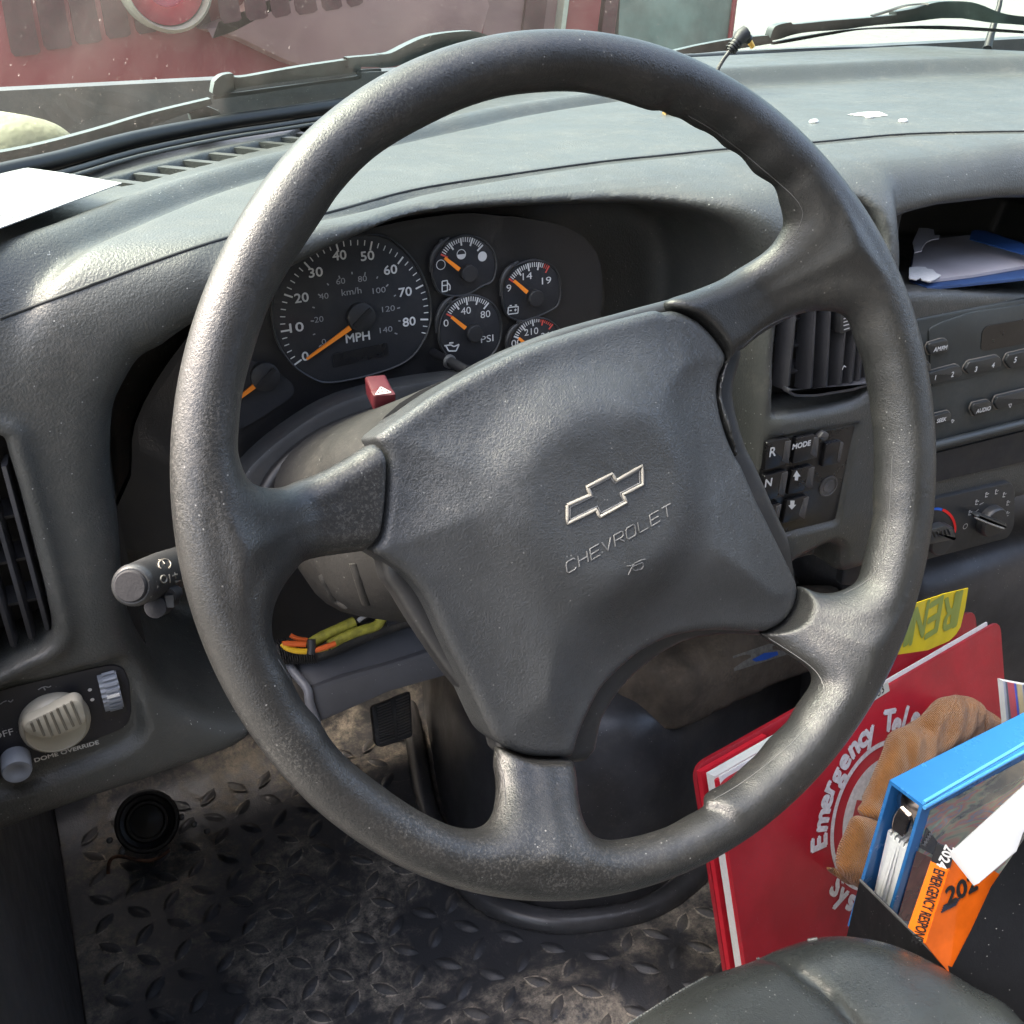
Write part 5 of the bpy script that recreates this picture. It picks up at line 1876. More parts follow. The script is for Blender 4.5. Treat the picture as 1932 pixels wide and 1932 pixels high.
strokes('red_arc', HPn, [HPn.uvs(arc(-72, 12))], .0028, simple('bright_red_print', (.75, .01, .01), .5), hv, .0008)
strokes('blue_arc', HPn, [HPn.uvs(arc(-150, -74))], .0028, M['bluep'], hv, .0008)
text('numeral', '2', HPn, K6(1125, 695), .0050, M['white'], hv, h=.0008)
text('numeral', '1', HPn, K6(1068, 744), .0050, M['white'], hv, h=.0008)
strokes('off_mark', HPn, [circ(HPn.uv(K6(1614, 676)), .0030, 16)], .0007, M['white'], hv, .0008)
fc = HPn.uv(K6(1045, 700))
strokes('fan_symbol', HPn, [circ(fc + np.array([a, b]), .0020, 10) for a, b in ((.0022, .0022), (-.0022, .0022), (.0022, -.0022), (-.0022, -.0022))], .0006, M['grey_print'], hv, .0008)
for x, y in ((1638, 605), (1675, 548), (1728, 508), (1780, 492), (1822, 508), (1842, 552), (1840, 610)):
    c = HPn.uv(K6(x, y))
    strokes('mode_symbol', HPn, [circ(c + np.array([-.001, .0022]), .0010, 8), [c + np.array([-.001, .0012]), c + np.array([-.0012, -.0022]), c + np.array([.0022, -.0024])], [c + np.array([.0008, .0005]), c + np.array([.0030, .0012])]], .0007, M['white'], hv, .0008)
strokes('setting_marks', HPn, [HPn.uvs(T(K6, '1655 608,1685 585')), HPn.uvs(T(K6, '1690 560,1712 548'))], .0006, M['white'], hv, .0008)

# ------------------------------------------------------------------ light switch panel
LP_ = tilted((0, .6045, -.45), 0)
ls = thing('light_switch_panel', 'light switch panel with cream dial and grey thumbwheel, lower left', 'switch panel', (-.04, .60, -.45))
M['lpanel'] = plastic('switch_plate', (.012, .013, .018), .5, 1100, .15, speck=.2)
slab('switch_plate', LP_, roundpoly(LP_.uvs(T(L2, '-400 800,0 622,600 482,770 446,850 470,892 560,908 790,870 880,700 950,400 1055,130 1168,20 1232,-200 1330,-420 1250')), .010, 4), -.006, 0, M['lpanel'], ls, bev=.001)
M['dialcream'] = plastic('aged_cream_dial', (.40, .375, .30), .45, 500, .12, blotch=.10, dust=.10, dustc=(.25, .2, .15))
c = LP_.w(LP_.uv(L2(378, 826)))[0]
kd = lathe('light_dial', c, LP_.n, LP_.ex, [(.0218, 0), (.0218, .004), (.0210, .0075), (.0188, .0095), (.0183, .0090), (.0005, .0088)], M['dialcream'], ls, 48)
gq = LP_.uvs(T(L2, '150 905,180 855,520 695,575 715,612 840,560 905,330 985,190 950'), .018)
slab('dial_grip', LP_, roundpoly(gq, .004, 4), .0075, .0165, M['dialcream'], kd, bev=.0035)
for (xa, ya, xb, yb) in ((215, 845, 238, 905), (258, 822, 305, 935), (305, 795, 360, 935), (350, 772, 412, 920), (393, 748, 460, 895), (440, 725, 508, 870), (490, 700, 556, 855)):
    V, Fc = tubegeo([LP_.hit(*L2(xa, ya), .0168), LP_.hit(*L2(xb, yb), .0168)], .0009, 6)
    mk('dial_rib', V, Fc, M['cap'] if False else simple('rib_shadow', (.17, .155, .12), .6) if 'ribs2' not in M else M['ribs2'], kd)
slotq = LP_.uvs(T(L2, '662 550,822 484,876 765,716 832'))
slab('wheel_slot', LP_, slotq, -.0005, .0005, M['black'], ls)
M['wheelgrey'] = plastic('thumbwheel_grey', (.22, .24, .27), .5, 800, .1, dust=.15, dustc=(.1, .1, .1))
a = LP_.w(LP_.uv(L2(700, 665), .002), 0)[0]
b2 = LP_.w(LP_.uv(L2(830, 615), .002), 0)[0]
cw = (a + b2) / 2 + np.array([0, .010, 0])
wd = np.linalg.norm(b2 - a) * .96
seg = 30
V, Fc = [], []
for sgn in (-1, 1):
    for k in range(seg * 2):
        t = math.pi * k / seg
        r = .0185 if k % 2 else .0176
        V.append(cw + LP_.ex * sgn * wd / 2 * (1.0) + r * (math.cos(t) * LP_.n + math.sin(t) * LP_.ey))
m = seg * 2
Fc = [[k, (k + 1) % m, m + (k + 1) % m, m + k] for k in range(m)] + [list(range(m))[::-1], [m + k for k in range(m)]]
tw = autosmooth(mk('thumbwheel', V, Fc, M['wheelgrey'], ls), 20)
for k in range(9):
    t = rad(-42 + k * 12)
    V, Fc = boxgeo(cw + (math.cos(t) * LP_.n + math.sin(t) * LP_.ey) * .0185 + LP_.ex * wd * .08, (LP_.ex, -math.sin(t) * LP_.n + math.cos(t) * LP_.ey, math.cos(t) * LP_.n + math.sin(t) * LP_.ey), (wd * .66, .0018, .0022))
    mk('wheel_tooth', V, Fc, M['white'] if k == 4 else M['wheelgrey'], tw)
pb = LP_.w(LP_.uv(L2(108, 1088)))[0]
lathe('push_button', pb, LP_.n, LP_.ex, [(.0092, 0), (.0092, .013), (.0085, .015), (.0055, .0150), (.004, .0140), (.0005, .0138)], M['wheelgrey'], ls, 28)
for x, y in ((620, 620), (637, 688)):
    mk('indicator_dot', LP_.w(np.array(circ(LP_.uv(L2(x, y), .0006), .0013, 12)[:-1]), .0006), [list(range(12))], M['white'], ls)
text('lettering', 'DOME OVERRIDE', LP_, L2(462, 1042), .0032, M['white'], ls, width=.0405, h=.0008, bold=.00014)
text('lettering', 'OFF', LP_, L2(20, 925), .0050, M['white'], ls, h=.0008)
strokes('lamp_symbol', LP_, [LP_.uvs(T(L2, '0 715,20 700,45 690')), LP_.uvs(T(L2, '55 690,75 700,90 682')), LP_.uvs(T(L2, '262 615,285 600,310 592,335 598,352 588')), LP_.uvs(T(L2, '300 598,312 618'))], .0008, M['grey_print'], ls, .0008)

# ------------------------------------------------------------------ defroster louvres and the cubby
lv_ = thing('defroster_grille', 'row of small dark defroster louvres along the pad by the windscreen', 'grille', (.25, .88, -.16))
chn = T(K1, '560 962,670 940,810 903,950 868,1085 834,1220 798,1350 767,1480 738,1590 712,1680 690,1780 665,1880 640') + T(K2, '60 620,180 590,300 565')
cw_ = [TP.hit(*p) for p in chn]
for i in range(len(cw_)):
    c = cw_[i]
    d = (cw_[min(i + 1, len(cw_) - 1)] - cw_[max(i - 1, 0)])
    d /= np.linalg.norm(d)
    s = np.array([-d[1], d[0], 0])
    dd = d + s * -.25
    V, Fc = boxgeo(c + np.array([0, 0, -.0105]), (d, s, np.array([0, 0, 1.])), (.0085, .034, .012))
    mk('louvre_bar', V, Fc, M['dash'], lv_)
cwa = np.array(cw_)
Vg = np.concatenate([cwa + [0, -.010, -.0205], cwa + [0, .012, -.0205]])
ng = len(cwa)
mk('grille_floor', Vg, [[i, i + 1, ng + i + 1, ng + i] for i in range(ng - 1)], M['black'], lv_)

# ------------------------------------------------------------------ books and papers between the seats
KZ = crop(1960, 1700, 600)
KY = crop(2150, 1400, 410)
KX = crop(2220, 500, 340)
M['redcover'] = plastic('red_book_cover', (.34, .012, .022), .38, 300, .1, blotch=.18, dust=.18, dustc=(.12, .06, .07), speck=.2, wear=.25, wearc=(.16, .06, .07), wearscale=14)
M['rededge'] = simple('red_edge', (.55, .015, .03), .45)
M['page'] = simple('page_white', (.66, .66, .64), .7, var=.05, scale=300)
M['vinylwhite'] = simple('vinyl_white', (.55, .53, .54), .55, var=.15, scale=200)
o_ = ray(*KR(245, 808)) * .95
RB = tilted(o_, 18, 9)
TRu = RB.uv(KR(1534, 92))
W_b, H_b = TRu[0], .40


def thick(pl, px, corner, lo, hi):
    """height h (behind the plane) at which picture point px lies over the corner"""
    best = None
    for h in np.linspace(lo, hi, 200):
        q = pl.uv(px, h)
        e = np.linalg.norm(q - corner)
        if best is None or e < best[0]:
            best = (e, h)
    return best[1]


Tb = thick(RB, KR(120, 760), np.array([0, 0]), -.08, 0)
bk = thing('red_book', 'thick red book with white Emergency lettering standing between the seats', 'book', RB.w(np.array([W_b / 2, -H_b]))[0])
rect = lambda x0, y0, x1, y1: np.array([(x0, y0), (x1, y0), (x1, y1), (x0, y1)])
slab('front_cover', RB, roundpoly(rect(0, -H_b, W_b, TRu[1]), .016, 5), -.0035, 0, M['redcover'], bk, bev=.001)
slab('inner_cover', RB, rect(.002, -H_b + .003, W_b * .16, -.006), Tb * .22, -.0050, M['rededge'], bk)
slab('page_block', RB, rect(.004, -H_b + .004, W_b * .5, -.004), Tb * .56, Tb * .24, M['page'], bk)
slab('page_block', RB, rect(W_b * .5 + .0005, -H_b + .004, W_b - .02, -.022), Tb * .56, Tb * .24, M['page'], bk)
slab('page_block', RB, rect(.006, -H_b + .004, W_b - .02, -.0035), -.0058, -.0040, M['page'], bk)
slab('back_cover', RB, roundpoly(rect(0, -H_b, W_b, 0), .016, 5), Tb, Tb * .86, M['redcover'], bk, bev=.001)
slab('back_cover_strip', RB, rect(.001, -H_b, W_b * .2, -.004), Tb * .84, Tb * .68, M['rededge'], bk)
# round emblem and the lettering that runs round it
pa, pb_, pc_ = [RB.uv(KR(*q)) for q in ((765, 1040), (830, 820), (1005, 650))]
oc, Rc = circ3(pa, pb_, pc_)
strokes('emblem_ring', RB, [circ(oc, Rc, 64)], .0055, M['vinylwhite'], bk, .0006)
mk('emblem_disc', RB.w(np.array(circ(oc, Rc * .80, 48)[:-1]), .0006), [list(range(48))], M['vinylwhite'], bk)
for k in range(6):
    t = rad(30 + 60 * k)
    d = np.array([math.cos(t), math.sin(t)])
    n_ = np.array([-d[1], d[0]])
    q = np.array([oc + n_ * Rc * .16, oc + d * Rc * .62 + n_ * Rc * .16, oc + d * Rc * .62 - n_ * Rc * .16, oc - n_ * Rc * .16])
    mk('emblem_star_arm', RB.w(q, .0010), [[0, 1, 2, 3]], M['redcover'], bk)


def along(s, pxs, hgt, flip=1, bold=.0017):
    for ch, px in zip(s, pxs):
        uv = RB.uv(px)
        d = uv - oc
        r_ = math.atan2(d[1], d[0]) - math.pi / 2 + (0 if flip == 1 else math.pi)
        text('cover_letter', ch, RB, px, hgt * (1 if ch.isupper() or ch in 'l' else 1.0), M['vinylwhite'], bk, h=.0008, rot=r_, bold=bold)


LH = np.linalg.norm(RB.uv(KR(668, 1120)) - RB.uv(KR(745, 1095))) * .88
along('Emer', [KR(706, 1105), KR(716, 1003), KR(732, 918), KR(752, 850)], LH)
along('gency', [KR(784, 798), KR(818, 728), KR(862, 668), KR(902, 625), KR(936, 598)], LH)
along('Tel', [KR(1026, 548), KR(1062, 556), KR(1100, 532)], LH)
along('ephone', [KR(1150, 530), KR(1200, 535), KR(1250, 550), KR(1300, 575), KR(1340, 610), KR(1375, 650)], LH)
along('Sys', [KR(790, 1300), KR(820, 1335), KR(856, 1362)], LH, -1)
M['creampaper'] = simple('cream_paper', (.52, .50, .42), .7, var=.05)
stq = RB.uvs(T(KY, '325 1432,347 1540,150 1665,60 1640,230 1490'))
stk2 = slab('number_sticker', RB, stq, 0, .0004, M['creampaper'], bk)
text('sticker_number', '03', RB, KY(240, 1540), .009, M['black'], stk2, h=.0008, rot=.15)

# dark box console behind the books, on the right
box('console', (.86, .70, FZ), (1.5, 1.2, -.66), M['cover_rubber'], None, bev=.06, label='black moulded console to the right of the red book, under the dashboard', cat='console', origin=(1.1, .9, FZ))

# yellow tape hanging under the dashboard
M['tape'] = simple('yellow_tape', (.72, .52, .01), .35, var=.12, scale=25, bump=.2)
M['olive'] = simple('olive_print', (.27, .30, .05), .4)
YT_ = tilted((.75, .535, -.5), 4, 8)
yq = YT_.uvs(T(KY, '250 640,650 510,1000 395,1276 330,1240 560,1185 790,1130 880,1050 955,800 1062,430 1118,200 1140'))
tp = thing('yellow_tape', 'strip of yellow tape with olive upside-down letters hanging under the dashboard', 'tape', YT_.w(yq.mean(0))[0])
slab('tape_strip', YT_, yq, -.0006, .0, M['tape'], tp)
hh_ = np.linalg.norm(YT_.uv(KY(900, 430)) - YT_.uv(KY(800, 905))) * .92
for ch, x, y, w in (('I', 1150, 580, .006), ('R', 1040, 630, .020), ('E', 870, 680, .019), ('N', 700, 740, .020), ('I', 575, 790, .007)):
    text('tape_letter', ch, YT_, KY(x, y), hh_, M['olive'], tp, h=.0004, rot=math.pi + .08, width=w, shear=.10, bold=.0010)

# brown knitted glove
M['knit'], nt, b = new_mat('brown_knit')
tc = N(nt, 'ShaderNodeTexCoord')
mp = N(nt, 'ShaderNodeMapping')
mp.inputs['Rotation'].default_value = (0, rad(18), 0)
nt.links.new(tc.outputs['Object'], mp.inputs[0])
wv = N(nt, 'ShaderNodeTexWave', bands_direction='X')
wv.inputs['Scale'].default_value = 170
wv.inputs['Distortion'].default_value = 1.8
wv.inputs['Detail'].default_value = 3
wv.inputs['Detail Scale'].default_value = 3
nt.links.new(mp.outputs[0], wv.inputs[0])
nz = noise(nt, tc.outputs['Object'], 500, 3, .8)
nb = noise(nt, tc.outputs['Object'], 30, 4, .7)
c = mixc(nt, ramp(nt, nb, .3, .7), (.20, .075, .014), (.29, .115, .026))
c = mixc(nt, mul(nt, ramp(nt, nz, .62, .78), .5), c, (.32, .19, .09))
nt.links.new(c, b.inputs['Base Color'])
b.inputs['Roughness'].default_value = .95
b.inputs['Specular IOR Level'].default_value = .1
b.inputs['Sheen Weight'].default_value = .3
bu = N(nt, 'ShaderNodeBump')
bu.inputs['Strength'].default_value = .8
bu.inputs['Distance'].default_value = .0022
nt.links.new(mul(nt, mul(nt, wv.outputs['Fac'], .8), nz, 'ADD'), bu.inputs['Height'])
nt.links.new(bu.outputs[0], b.inputs['Normal'])
GP = RB.lift(.028)


def glove_part(name, outl, r, hz, creases, parent, vox=.0032):
    q = catmull(GP.uvs(T(KZ, outl)), 4, True)
    x0, x1 = q.min(0) - .03, q.max(0) + .03
    X = np.arange(x0[0], x1[0], vox)
    Y = np.arange(x0[1], x1[1], vox)
    XX, YY = np.meshgrid(X, Y, indexing='ij')
    d = blur(sd_poly(XX, YY, q), 2)
    Zg = np.arange(-.05, .06, vox)
    lump = .0018 * np.sin(75 * XX + 40 * YY) * np.sin(60 * YY - 30 * XX) + .0012 * np.sin(190 * XX - 90 * YY + 2 * np.sin(60 * YY)) + .012 * sstep(0, .045, -d)
    zc_ = hz + lump
    for cr_, a, w in creases:
        dl, _ = d_line(XX, YY, catmull(GP.uvs(T(KZ, cr_)), 4))
        zc_ = zc_ - a * np.exp(-(dl / w) ** 2)
    qq = np.maximum(r + d, 0)
    D = np.sqrt(qq[:, :, None] ** 2 + (Zg[None, None, :] - zc_[:, :, None]) ** 2) - r
    D = np.where(d[:, :, None] > 0, np.maximum(D, d[:, :, None]), D)
    V, Fc = surfnet(D, (X[0], Y[0], Zg[0]), vox)
    Vw = GP.o + V[:, :1] * GP.ex + V[:, 1:2] * GP.ey + V[:, 2:3] * GP.n
    return mkbig(name, Vw, Fc, M['knit'], parent)


gl_ = thing('knit_glove', 'brown knitted glove with a ribbed cuff lying against the red book', 'glove', GP.w(GP.uv(KZ(900, 800)))[0])
glove_part('glove_palm', '850 430,940 358,1010 345,1100 240,1200 135,1290 105,1440 118,1500 185,1510 300,1490 430,1400 520,1300 600,1000 760,900 1000,800 1160,560 1070,560 1000,640 900,700 740,760 590', .013, .010,
           [('900 400,850 520,820 700,700 900,640 950', .004, .004), ('945 365,1000 370,1040 350', .004, .004), ('1100 600,1300 480,1450 300', .004, .010)], gl_)
glove_part('glove_finger', '1480 180,1560 200,1650 250,1720 310,1760 345,1650 420,1520 480,1460 500,1440 350', .012, .000, [('1500 200,1500 300,1490 430', .003, .004)], gl_)
glove_part('glove_cuff', '470 1062,560 1060,680 1085,770 1110,790 1180,770 1400,730 1540,640 1600,590 1660,520 1640,400 1560,335 1460,360 1370,410 1220', .012, .016,
           [('640 1400,700 1260,770 1130', .006, .004), ('620 1380,640 1480,700 1560', .006, .004), ('480 1480,600 1500,640 1600', .004, .006)], gl_)
glove_part('glove_lining', '350 1480,460 1540,560 1560,640 1560,700 1520,640 1640,600 1690,520 1640,400 1560', .012, -.012, [], gl_)

# blue ring binder, spine uppermost
M['blue'] = plastic('blue_vinyl', (.025, .14, .37), .25, 400, .05, blotch=.06)
BB = tilted(ray(*KZ(1120, 1010)) * .80, 0, 6)
back = thick(BB, KZ(820, 850), np.array([0, 0]), -.12, 0)
bb = thing('blue_binder', 'blue ring binder with clear cover pocket, lying spine up beside the glove', 'binder', BB.w(np.array([.1, -.2]), back / 2)[0])
Wb = .30
TRb = BB.uv(KZ(1932, 575))
slb = TRb[1] / TRb[0]
BB2 = Plane(BB.o, BB.n, BB.ex + BB.ey * slb)
fcv = np.array([(.0, .0), (.30, 0), (.30, -.24), (-.001, -.24)])
foreq = BB2.uvs([KZ(1135, 1010), KZ(1050, 1060), KZ(835, 1780), KZ(905, 1930)])
slab('front_cover', BB2, np.array([(0, 0), (.30, 0), (.30, -.165), (.004, -.165)]), -.003, 0, M['blue'], bb, bev=.001)
slab('back_cover', BB2, np.array([(0, 0), (.30, 0), (.30, -.165), (.0, -.165)]), back, back + .003, M['blue'], bb, bev=.001)
BT = Plane(BB2.w(np.array([0, .0005]))[0], BB2.ey, BB2.ex)      # spine, lies on top
V_ = []
slab('spine', BT, np.array([(0, -.0), (.30, -.0), (.30, -back), (0, -back)]), -.003, .0003, M['blue'], bb, bev=.0008) if False else None
c0_ = BB2.w(np.array([.15, -.0012]), back / 2)[0]
V, Fc = boxgeo(c0_, (BB2.ex, BB2.ey, BB2.n), (.30, .003, abs(back)))
sp_ = autosmooth(mk('spine', V, Fc, M['blue'], bb), 30)
M['bluelight'] = simple('blue_vinyl_fold', (.08, .34, .70), .3)
for q0, q1 in ((KZ(1125, 985), KZ(1932, 515)), (KZ(1128, 1030), KZ(1932, 580))):
    P = [BB2.w(BB2.uv(q0, .002), .002)[0], BB2.w(BB2.uv(q1, .002), .002)[0]]
    tube('hinge_fold', P, .0016, M['bluelight'], sp_)
# pages, seen from the end
nsh = 9
for k in range(nsh):
    h0 = back * (.22 + .60 * k / nsh)
    slab('page', BB2, np.array([(.008, -.052 - .004 * (k % 2)), (.28, -.052), (.28, -.16), (.012 + .006 * math.sin(k), -.16)]), h0 - .0016, h0 + .0012, M['page'], bb)
M['ringmetal'] = simple('ring_metal', (.55, .50, .47), .18, metal=1.0, var=.3, scale=60)
rc = BB2.w(np.array([.012, -.030]), back * .5)[0]
a_ = [rc + BB2.n * (math.cos(t) * abs(back) * .30) + BB2.ey * (math.sin(t) * .018 - .010) for t in np.linspace(0, 2 * math.pi, 25)]
tube('ring', a_, .0020, M['ringmetal'], bb, 10)
V, Fc = lathegeo(rc + BB2.ey * .014, -BB2.ex, BB2.n, [(.001, -.10), (.011, -.10), (.0125, -.004), (.011, .004), (.001, .006)], 16)
autosmooth(mk('ring_mechanism', V, Fc, M['ringmetal'], bb), 40)
V, Fc = boxgeo(rc + BB2.ey * -.004 + BB2.ex * -.004, (BB2.ex, BB2.ey, BB2.n), (.006, .022, .010))
autosmooth(mk('ring_lever', V, Fc, M['ringmetal'], bb), 30)
# sheet in the clear pocket: flowing coloured print
g3, nt, b = new_mat('marbled_sheet')
tc = N(nt, 'ShaderNodeTexCoord')
mp = N(nt, 'ShaderNodeMapping')
mp.inputs['Rotation'].default_value = (0, rad(35), 0)
mp.inputs['Scale'].default_value = (7, 7, 22)
nt.links.new(tc.outputs['Object'], mp.inputs[0])
nn = noise(nt, mp.outputs[0], 1.6, 3, .5, .9)
cr_ = N(nt, 'ShaderNodeValToRGB')
els = [(.30, (.03, .05, .07)), (.40, (.05, .08, .11)), (.46, (.25, .30, .22)), (.50, (.42, .15, .13)), (.54, (.15, .22, .32)), (.58, (.45, .18, .15)), (.62, (.22, .36, .28)), (.70, (.5, .5, .46))]
cr_.color_ramp.elements[0].position = els[0][0]
cr_.color_ramp.elements[0].color = (*els[0][1], 1)
cr_.color_ramp.elements[1].position = els[-1][0]
cr_.color_ramp.elements[1].color = (*els[-1][1], 1)
for p_, c_ in els[1:-1]:
    e_ = cr_.color_ramp.elements.new(p_)
    e_.color = (*c_, 1)
nt.links.new(nn, cr_.inputs[0])
nt.links.new(cr_.outputs[0], b.inputs['Base Color'])
b.inputs['Roughness'].default_value = .16
b.inputs['Coat Weight'].default_value = .5
M['marble'] = g3
slab('cover_sheet', BB2, np.array([(.012, -.010), (.29, -.010), (.29, -.16), (.016, -.16)]), .0002, .0008, g3, bb)
M['navy'] = simple('navy_print', (.015, .022, .04), .2)
slab('title_band', BB2, BB2.uvs(T(KZ, '1140 1180,1230 1300,1190 1400,1080 1340')), .0009, .0012, M['navy'], bb)
for k in range(5):
    a0_, a1_ = KZ(1100 + k * 13, 1310 - k * 22), KZ(1128 + k * 13, 1325 - k * 22)
    strokes('title_mark', BB2, [BB2.uvs([a0_, a1_]), BB2.uvs([a1_, KZ(1118 + k * 13, 1300 - k * 22)])], .0012, M['grey_print'], bb, .0016)
slab('lower_print', BB2, BB2.uvs(T(KZ, '1060 1370,1300 1480,1150 1932,900 1932')), .0009, .0012, simple('print_brick', (.16, .04, .03), .2, var=.3), bb)

# orange guide book
M['orangebook'] = simple('orange_cover', (.92, .20, .01), .4, var=.03)
M['orangeshade'] = simple('orange_cover_shaded', (.62, .11, .008), .2, var=.2, scale=25)  # the same orange darkened: the cover's shade is put into the colour
S1 = tilted(ray(*KZ(1183, 1458)) * .70, 14, -50)
ob = thing('orange_guide', 'orange paperback with a black-topped spine in the black organiser', 'book', ray(*KR(1150, 1560)) * .72)
spq = S1.uvs([KZ(1235, 1318), KZ(1372, 1380), KZ(1335, 1530), KZ(1183, 1458)])
slab('spine_top', S1, spq, -.002, 0, M['black'], ob)
spo = S1.uvs([KZ(1183, 1458), KZ(1335, 1530), KR(1195, 1562), KR(1112, 1490), KR(1120, 1470)])
slab('spine', S1, spo, -.002, .0002, M['orangebook'], ob)
dv = S1.uv(KR(1150, 1540)) - S1.uv(KR(1245, 1240))
rot_ = math.atan2(dv[1], dv[0])
text('spine_lettering', 'EMERGENCY RESPONSE', S1, KR(1202, 1400), .0070, M['black'], ob, h=.0010, rot=rot_, width=np.linalg.norm(dv) * 1.12, bold=.0002)
text('spine_year', '2024', S1, KZ(1302, 1424), .0062, M['white'], ob, h=.0010, rot=rot_ - .1, width=.0175, bold=.0003)
S2 = tilted(S1.w(S1.uv(KZ(1335, 1530)))[0], 24, -4)
slab('book_cover', S2, S2.uvs([KZ(1372, 1385), KZ(1480, 1400), KZ(1760, 1580), KZ(1720, 1720), KR(1400, 1600), KR(1300, 1700), KR(1250, 1640), KR(1190, 1565)]), -.002, 0, M['orangeshade'], ob)
dy_ = S2.uv(KZ(1575, 1640)) - S2.uv(KZ(1300, 1790))
text('cover_year', '202', S2, KZ(1430, 1680), np.linalg.norm(S2.uv(KZ(1345, 1640)) - S2.uv(KZ(1300, 1790))) * .9, M['black'], ob, h=.0008, rot=math.atan2(dy_[1], dy_[0]), width=np.linalg.norm(dy_) * .9, shear=.15, bold=.0007)
for k in range(4):
    strokes('small_print', S2, [S2.uvs([KZ(1275 - k * 6, 1815 + k * 17), KZ(1410 - k * 10, 1752 + k * 17)])], .0012, M['navy'], ob, .0008)

# white folder across the top
WPn = tilted(ray(*KZ(1375, 1375)) * .62, 60, 12)
wf = slab('white_folder', WPn, WPn.uvs(T(KZ, '1375 1375,1932 862,2400 450,2400 900,1932 1228,1880 1378,1580 1632')), -.006, 0, simple('white_card', (.29, .295, .31), .5, var=.03), None, bev=.0012,
          label='white card folder lying over the blue binder and orange book', cat='folder', origin=WPn.o)
# striped magazine at the edge
MP_ = tilted(ray(*KY(1690, 1430)) * .92, 10, 0)
mg = thing('striped_magazine', 'magazine with pink, blue and cream stripes behind the blue binder', 'magazine', MP_.o)
slab('magazine_body', MP_, MP_.uvs(T(KY, '1685 1425,1932 1470,2400 1560,2400 2100,1735 1980')), -.006, 0, simple('grey_page', (.42, .42, .44), .6), mg)
for s_, c_ in (('1712 1432,1728 1436,1790 2000,1765 1990', (.12, .12, .13)), ('1728 1436,1808 1450,1870 2010,1790 1995', (.55, .09, .09)), ('1808 1450,1832 1455,1892 2010,1866 2010', (.10, .12, .45)), ('1842 1458,1900 1468,1960 2020,1905 2015', (.60, .45, .22)), ('1925 1472,2100 1500,2160 2040,1975 2020', (.02, .02, .02))):
    slab('printed_stripe', MP_, MP_.uvs(T(KY, s_)), .0001, .0006, simple('stripe_ink', c_, .6), mg)

# black organiser that holds them
M['felt'] = plastic('organiser_black', (.009, .010, .012), .75, 700, .2, speck=.5, spec=.15)
og = thing('organiser_box', 'open black organiser box holding binder and orange book, beside the seat', 'organiser box', (.55, .45, FZ))
A1, A2 = ray(*KR(890, 1285)) * .86, ray(*KR(1262, 1655)) * .70
SL = Plane(A1, np.cross(A2 - A1, (0, 0, 1.0)) * -1 if np.cross(A2 - A1, (0, 0, 1.0))[0] > 0 else np.cross(A2 - A1, (0, 0, 1.0)), A2 - A1)
mb = MB()
th = np.array([.004, .002, 0])
V = [A1, A2, A2 + np.array([0, 0, -.40]), A1 + np.array([0, 0, -.30])]
V += [v + th for v in V]
FFb = [[0, 1, 2, 3], [7, 6, 5, 4], [0, 4, 5, 1], [1, 5, 6, 2], [2, 6, 7, 3], [3, 7, 4, 0]]
mb.add(V, FFb)
mb.build('left_wall', M['felt'], og)
tube('pale_rim', [A1 + th * .5, A2 + th * .5], .0012, M['embossed'], og)  # paler line along the top edge of the left wall
NP_ = Plane(A2, (-FW + np.array([0, 0, -.15])), (1, 0, 0))
V = [NP_.hit(*q) for q in (KR(1258, 1652), KR(1312, 1672), KR(1400, 1500), KR(1490, 1305), KR(1660, 1060), KR(2100, 700), KR(2100, 2400), KR(1258, 2400))]
n7 = len(V)
V2 = [v * 1.012 for v in V]
mk('near_wall', V + V2, [list(range(n7)), list(range(n7, 2 * n7))[::-1]] + [[i, n7 + i, n7 + (i + 1) % n7, (i + 1) % n7] for i in range(n7)], M['felt'], og)

# ------------------------------------------------------------------ papers in the cubby
M['bluefolder'] = simple('blue_folder', (.02, .05, .14), .5)
M['greypaper'] = simple('grey_sheet', (.38, .36, .38), .7, var=.10, scale=18)
C1 = flat(-.2665)
cf = thing('cubby_folder', 'dark blue folder with papers lying in the open dashboard cubby', 'folder', (.80, .72, -.27))
slab('folder_board', C1, C1.uvs(T(KX, '300 1150,560 1240,1932 1100,2500 1040,2500 760,1932 660,1250 430,1090 560,340 700')), -.003, 0, M['bluefolder'], cf, bev=.0008)
slab('paper_sheet', C1, C1.uvs(T(KX, '320 1100,560 1190,1200 1110,1932 985,2500 900,1932 760,1130 545,380 640')), .0005, .0035, M['greypaper'], cf)
C2 = C1.lift(.006)
slab('torn_white_paper', C2, C2.uvs(T(KX, '300 955,410 945,530 950,560 975,640 985,690 1040,755 1065,700 1105,600 1150,480 1130,460 1100,400 1130,300 1110')), -.001, .0, M['page'], cf)
C3 = C1.lift(.02)
slab('crumpled_paper', C3, C3.uvs(T(KX, '440 395,560 400,650 420,660 500,735 500,720 545,620 560,540 600,490 680,480 720,380 740,350 600')), -.001, 0, M['greypaper'], cf)
C4 = C1.lift(.012)
slab('blue_flap', C4, C4.uvs(T(KX, '1190 440,1250 425,1400 440,1932 620,2500 800,2500 900,1932 770,1160 550')), -.001, .0, simple('blue_flap', (.02, .07, .22), .5), cf)

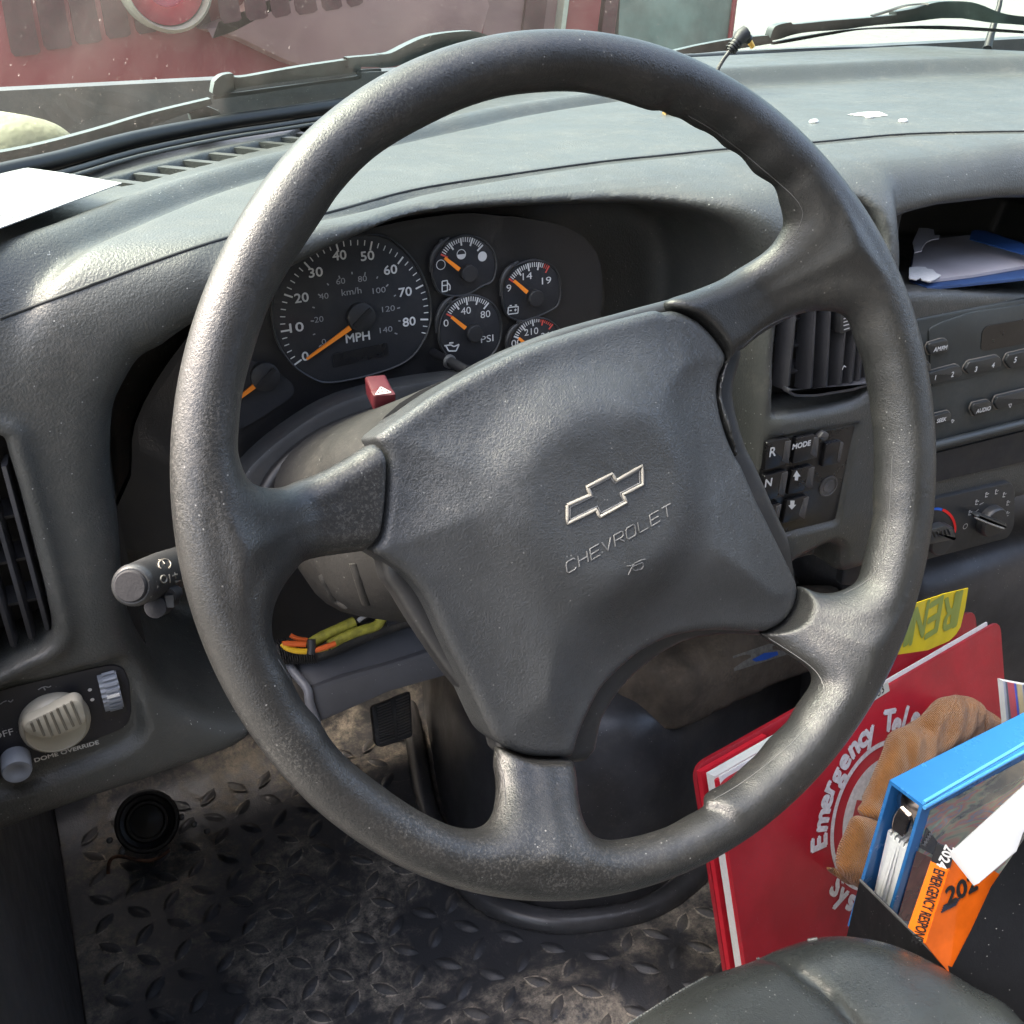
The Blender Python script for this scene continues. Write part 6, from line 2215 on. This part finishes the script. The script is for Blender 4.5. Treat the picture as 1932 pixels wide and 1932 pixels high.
# ------------------------------------------------------------------ things on top of the dashboard
DT = flat(-.138)
pq = T(K1, '-400 960,150 905,330 930,520 962,655 986,400 1080,0 1228,-400 1380')
ps = slab('paper_sheet', DT, DT.uvs(pq), 0, .0006, simple('white_paper', (.31, .31, .305), .7, var=.02), None, label='white printed sheet lying on the far left of the dashboard', cat='paper', origin=DT.w(DT.uvs(pq).mean(0))[0])
pv = thing('defaults', '', '') if False else None
for k, (xa, ya, xb, yb) in enumerate(((-60, 1040, 95, 1022), (-60, 1062, 235, 1022), (-60, 1085, 210, 1045), (-60, 1105, 330, 1052), (-60, 1128, 300, 1078), (-60, 1150, 260, 1105), (-60, 1172, 200, 1130), (-60, 1195, 120, 1165))):
    a, b_ = DT.uv(K1(xa, ya)), DT.uv(K1(xb, yb))
    L = []
    t = 0
    while t < 1:
        w = random.uniform(.03, .09)
        L.append([a + (b_ - a) * t, a + (b_ - a) * min(1, t + w)])
        t += w + .02
    o = strokes('printed_line', DT, L, .0016, simple('faint_print', (.15, .155, .19), .7) if k == 0 else bpy.data.materials['faint_print'], ps, .001)
M['pellet'] = simple('white_pellet', (.8, .8, .78), .5)
for (x, y), lab in (((805, 658), 'leftmost of three small white pellets on the dash pad'), ((1105, 632), 'middle one of three small white pellets on the dash pad'), ((1283, 655), 'rightmost of three small white pellets on the dash pad')):
    p = K3(x, y)
    w = onto(bv_dash, p, .001)
    if w is not None:
        bm = bmesh.new()
        bmesh.ops.create_icosphere(bm, subdivisions=2, radius=.0034)
        V = np.array([[v.co.x * 1.6 * (1 + .15 * math.sin(v.co.y * 900)), v.co.y, v.co.z * .7] for v in bm.verts]) + w
        Fc = [[v.index for v in f.verts] for f in bm.faces]
        bm.free()
        mk('pellet', V, Fc, M['pellet'], smooth=True, label=lab, cat='pellet', group='white pellets on the dash pad', origin=w)
P = [onto(bv_dash, K3(*q), .0006) for q in ((985, 618), (1060, 606), (1150, 602), (1200, 622), (1120, 630))]
if all(p is not None for p in P):
    mk('paper_scrap', P, [[0, 1, 2, 3, 4]], M['pellet'], label='flat white paper scrap behind the middle pellet on the dash pad', cat='scrap', origin=P[0])
w = onto(bv_dash, K3(22, 612), .002)
if w is not None:
    V, Fc = boxgeo(w, np.eye(3), (.010, .006, .006))
    o = mk('brass_bit', V, Fc, simple('brass', (.45, .28, .10), .4, metal=.5), label='small brass coloured bit on the dash pad just inside the upper rim', cat='scrap', origin=w)
# loose cable with a right-angle plug
cb = thing('charging_cable', 'thin black cable with right-angle gold-tipped plug standing by the windscreen', 'cable', TP.hit(*K3(300, 420)))
QP = tilted((.9, 1.02, -.1), 0)
cq = lambda x, y: QP.hit(*K3(x, y))
tube('cable_lead', catmull([cq(250, 520), cq(268, 430), cq(285, 380), cq(315, 325), cq(345, 285), cq(362, 262)], 5), .0024, M['rubber'], cb, 10)
tube('strain_relief', [cq(352, 275), cq(378, 240), cq(402, 212)], [.0040, .0056, .0064], M['rubber'], cb, 12)
for k in range(4):
    V, Fc = tubegeo([cq(358 + k * 11, 268 - k * 14), cq(361 + k * 11, 264 - k * 14)], .0070, 12)
    autosmooth(mk('relief_ring', V, Fc, M['seal'], cb), 50)
tube('plug_head', [cq(392, 222), cq(412, 195), cq(440, 172)], [.0070, .0085, .0080], M['rubber'], cb, 8)
tube('plug_arm', [cq(415, 185), cq(440, 200), cq(455, 215)], [.0068, .006, .0055], M['seal'], cb, 10)
tube('gold_tip', [cq(452, 212), cq(476, 252)], [.0036, .0030], simple('gold_tip', (.75, .45, .12), .3, metal=.9), cb, 10)
SC.frame_set(1)
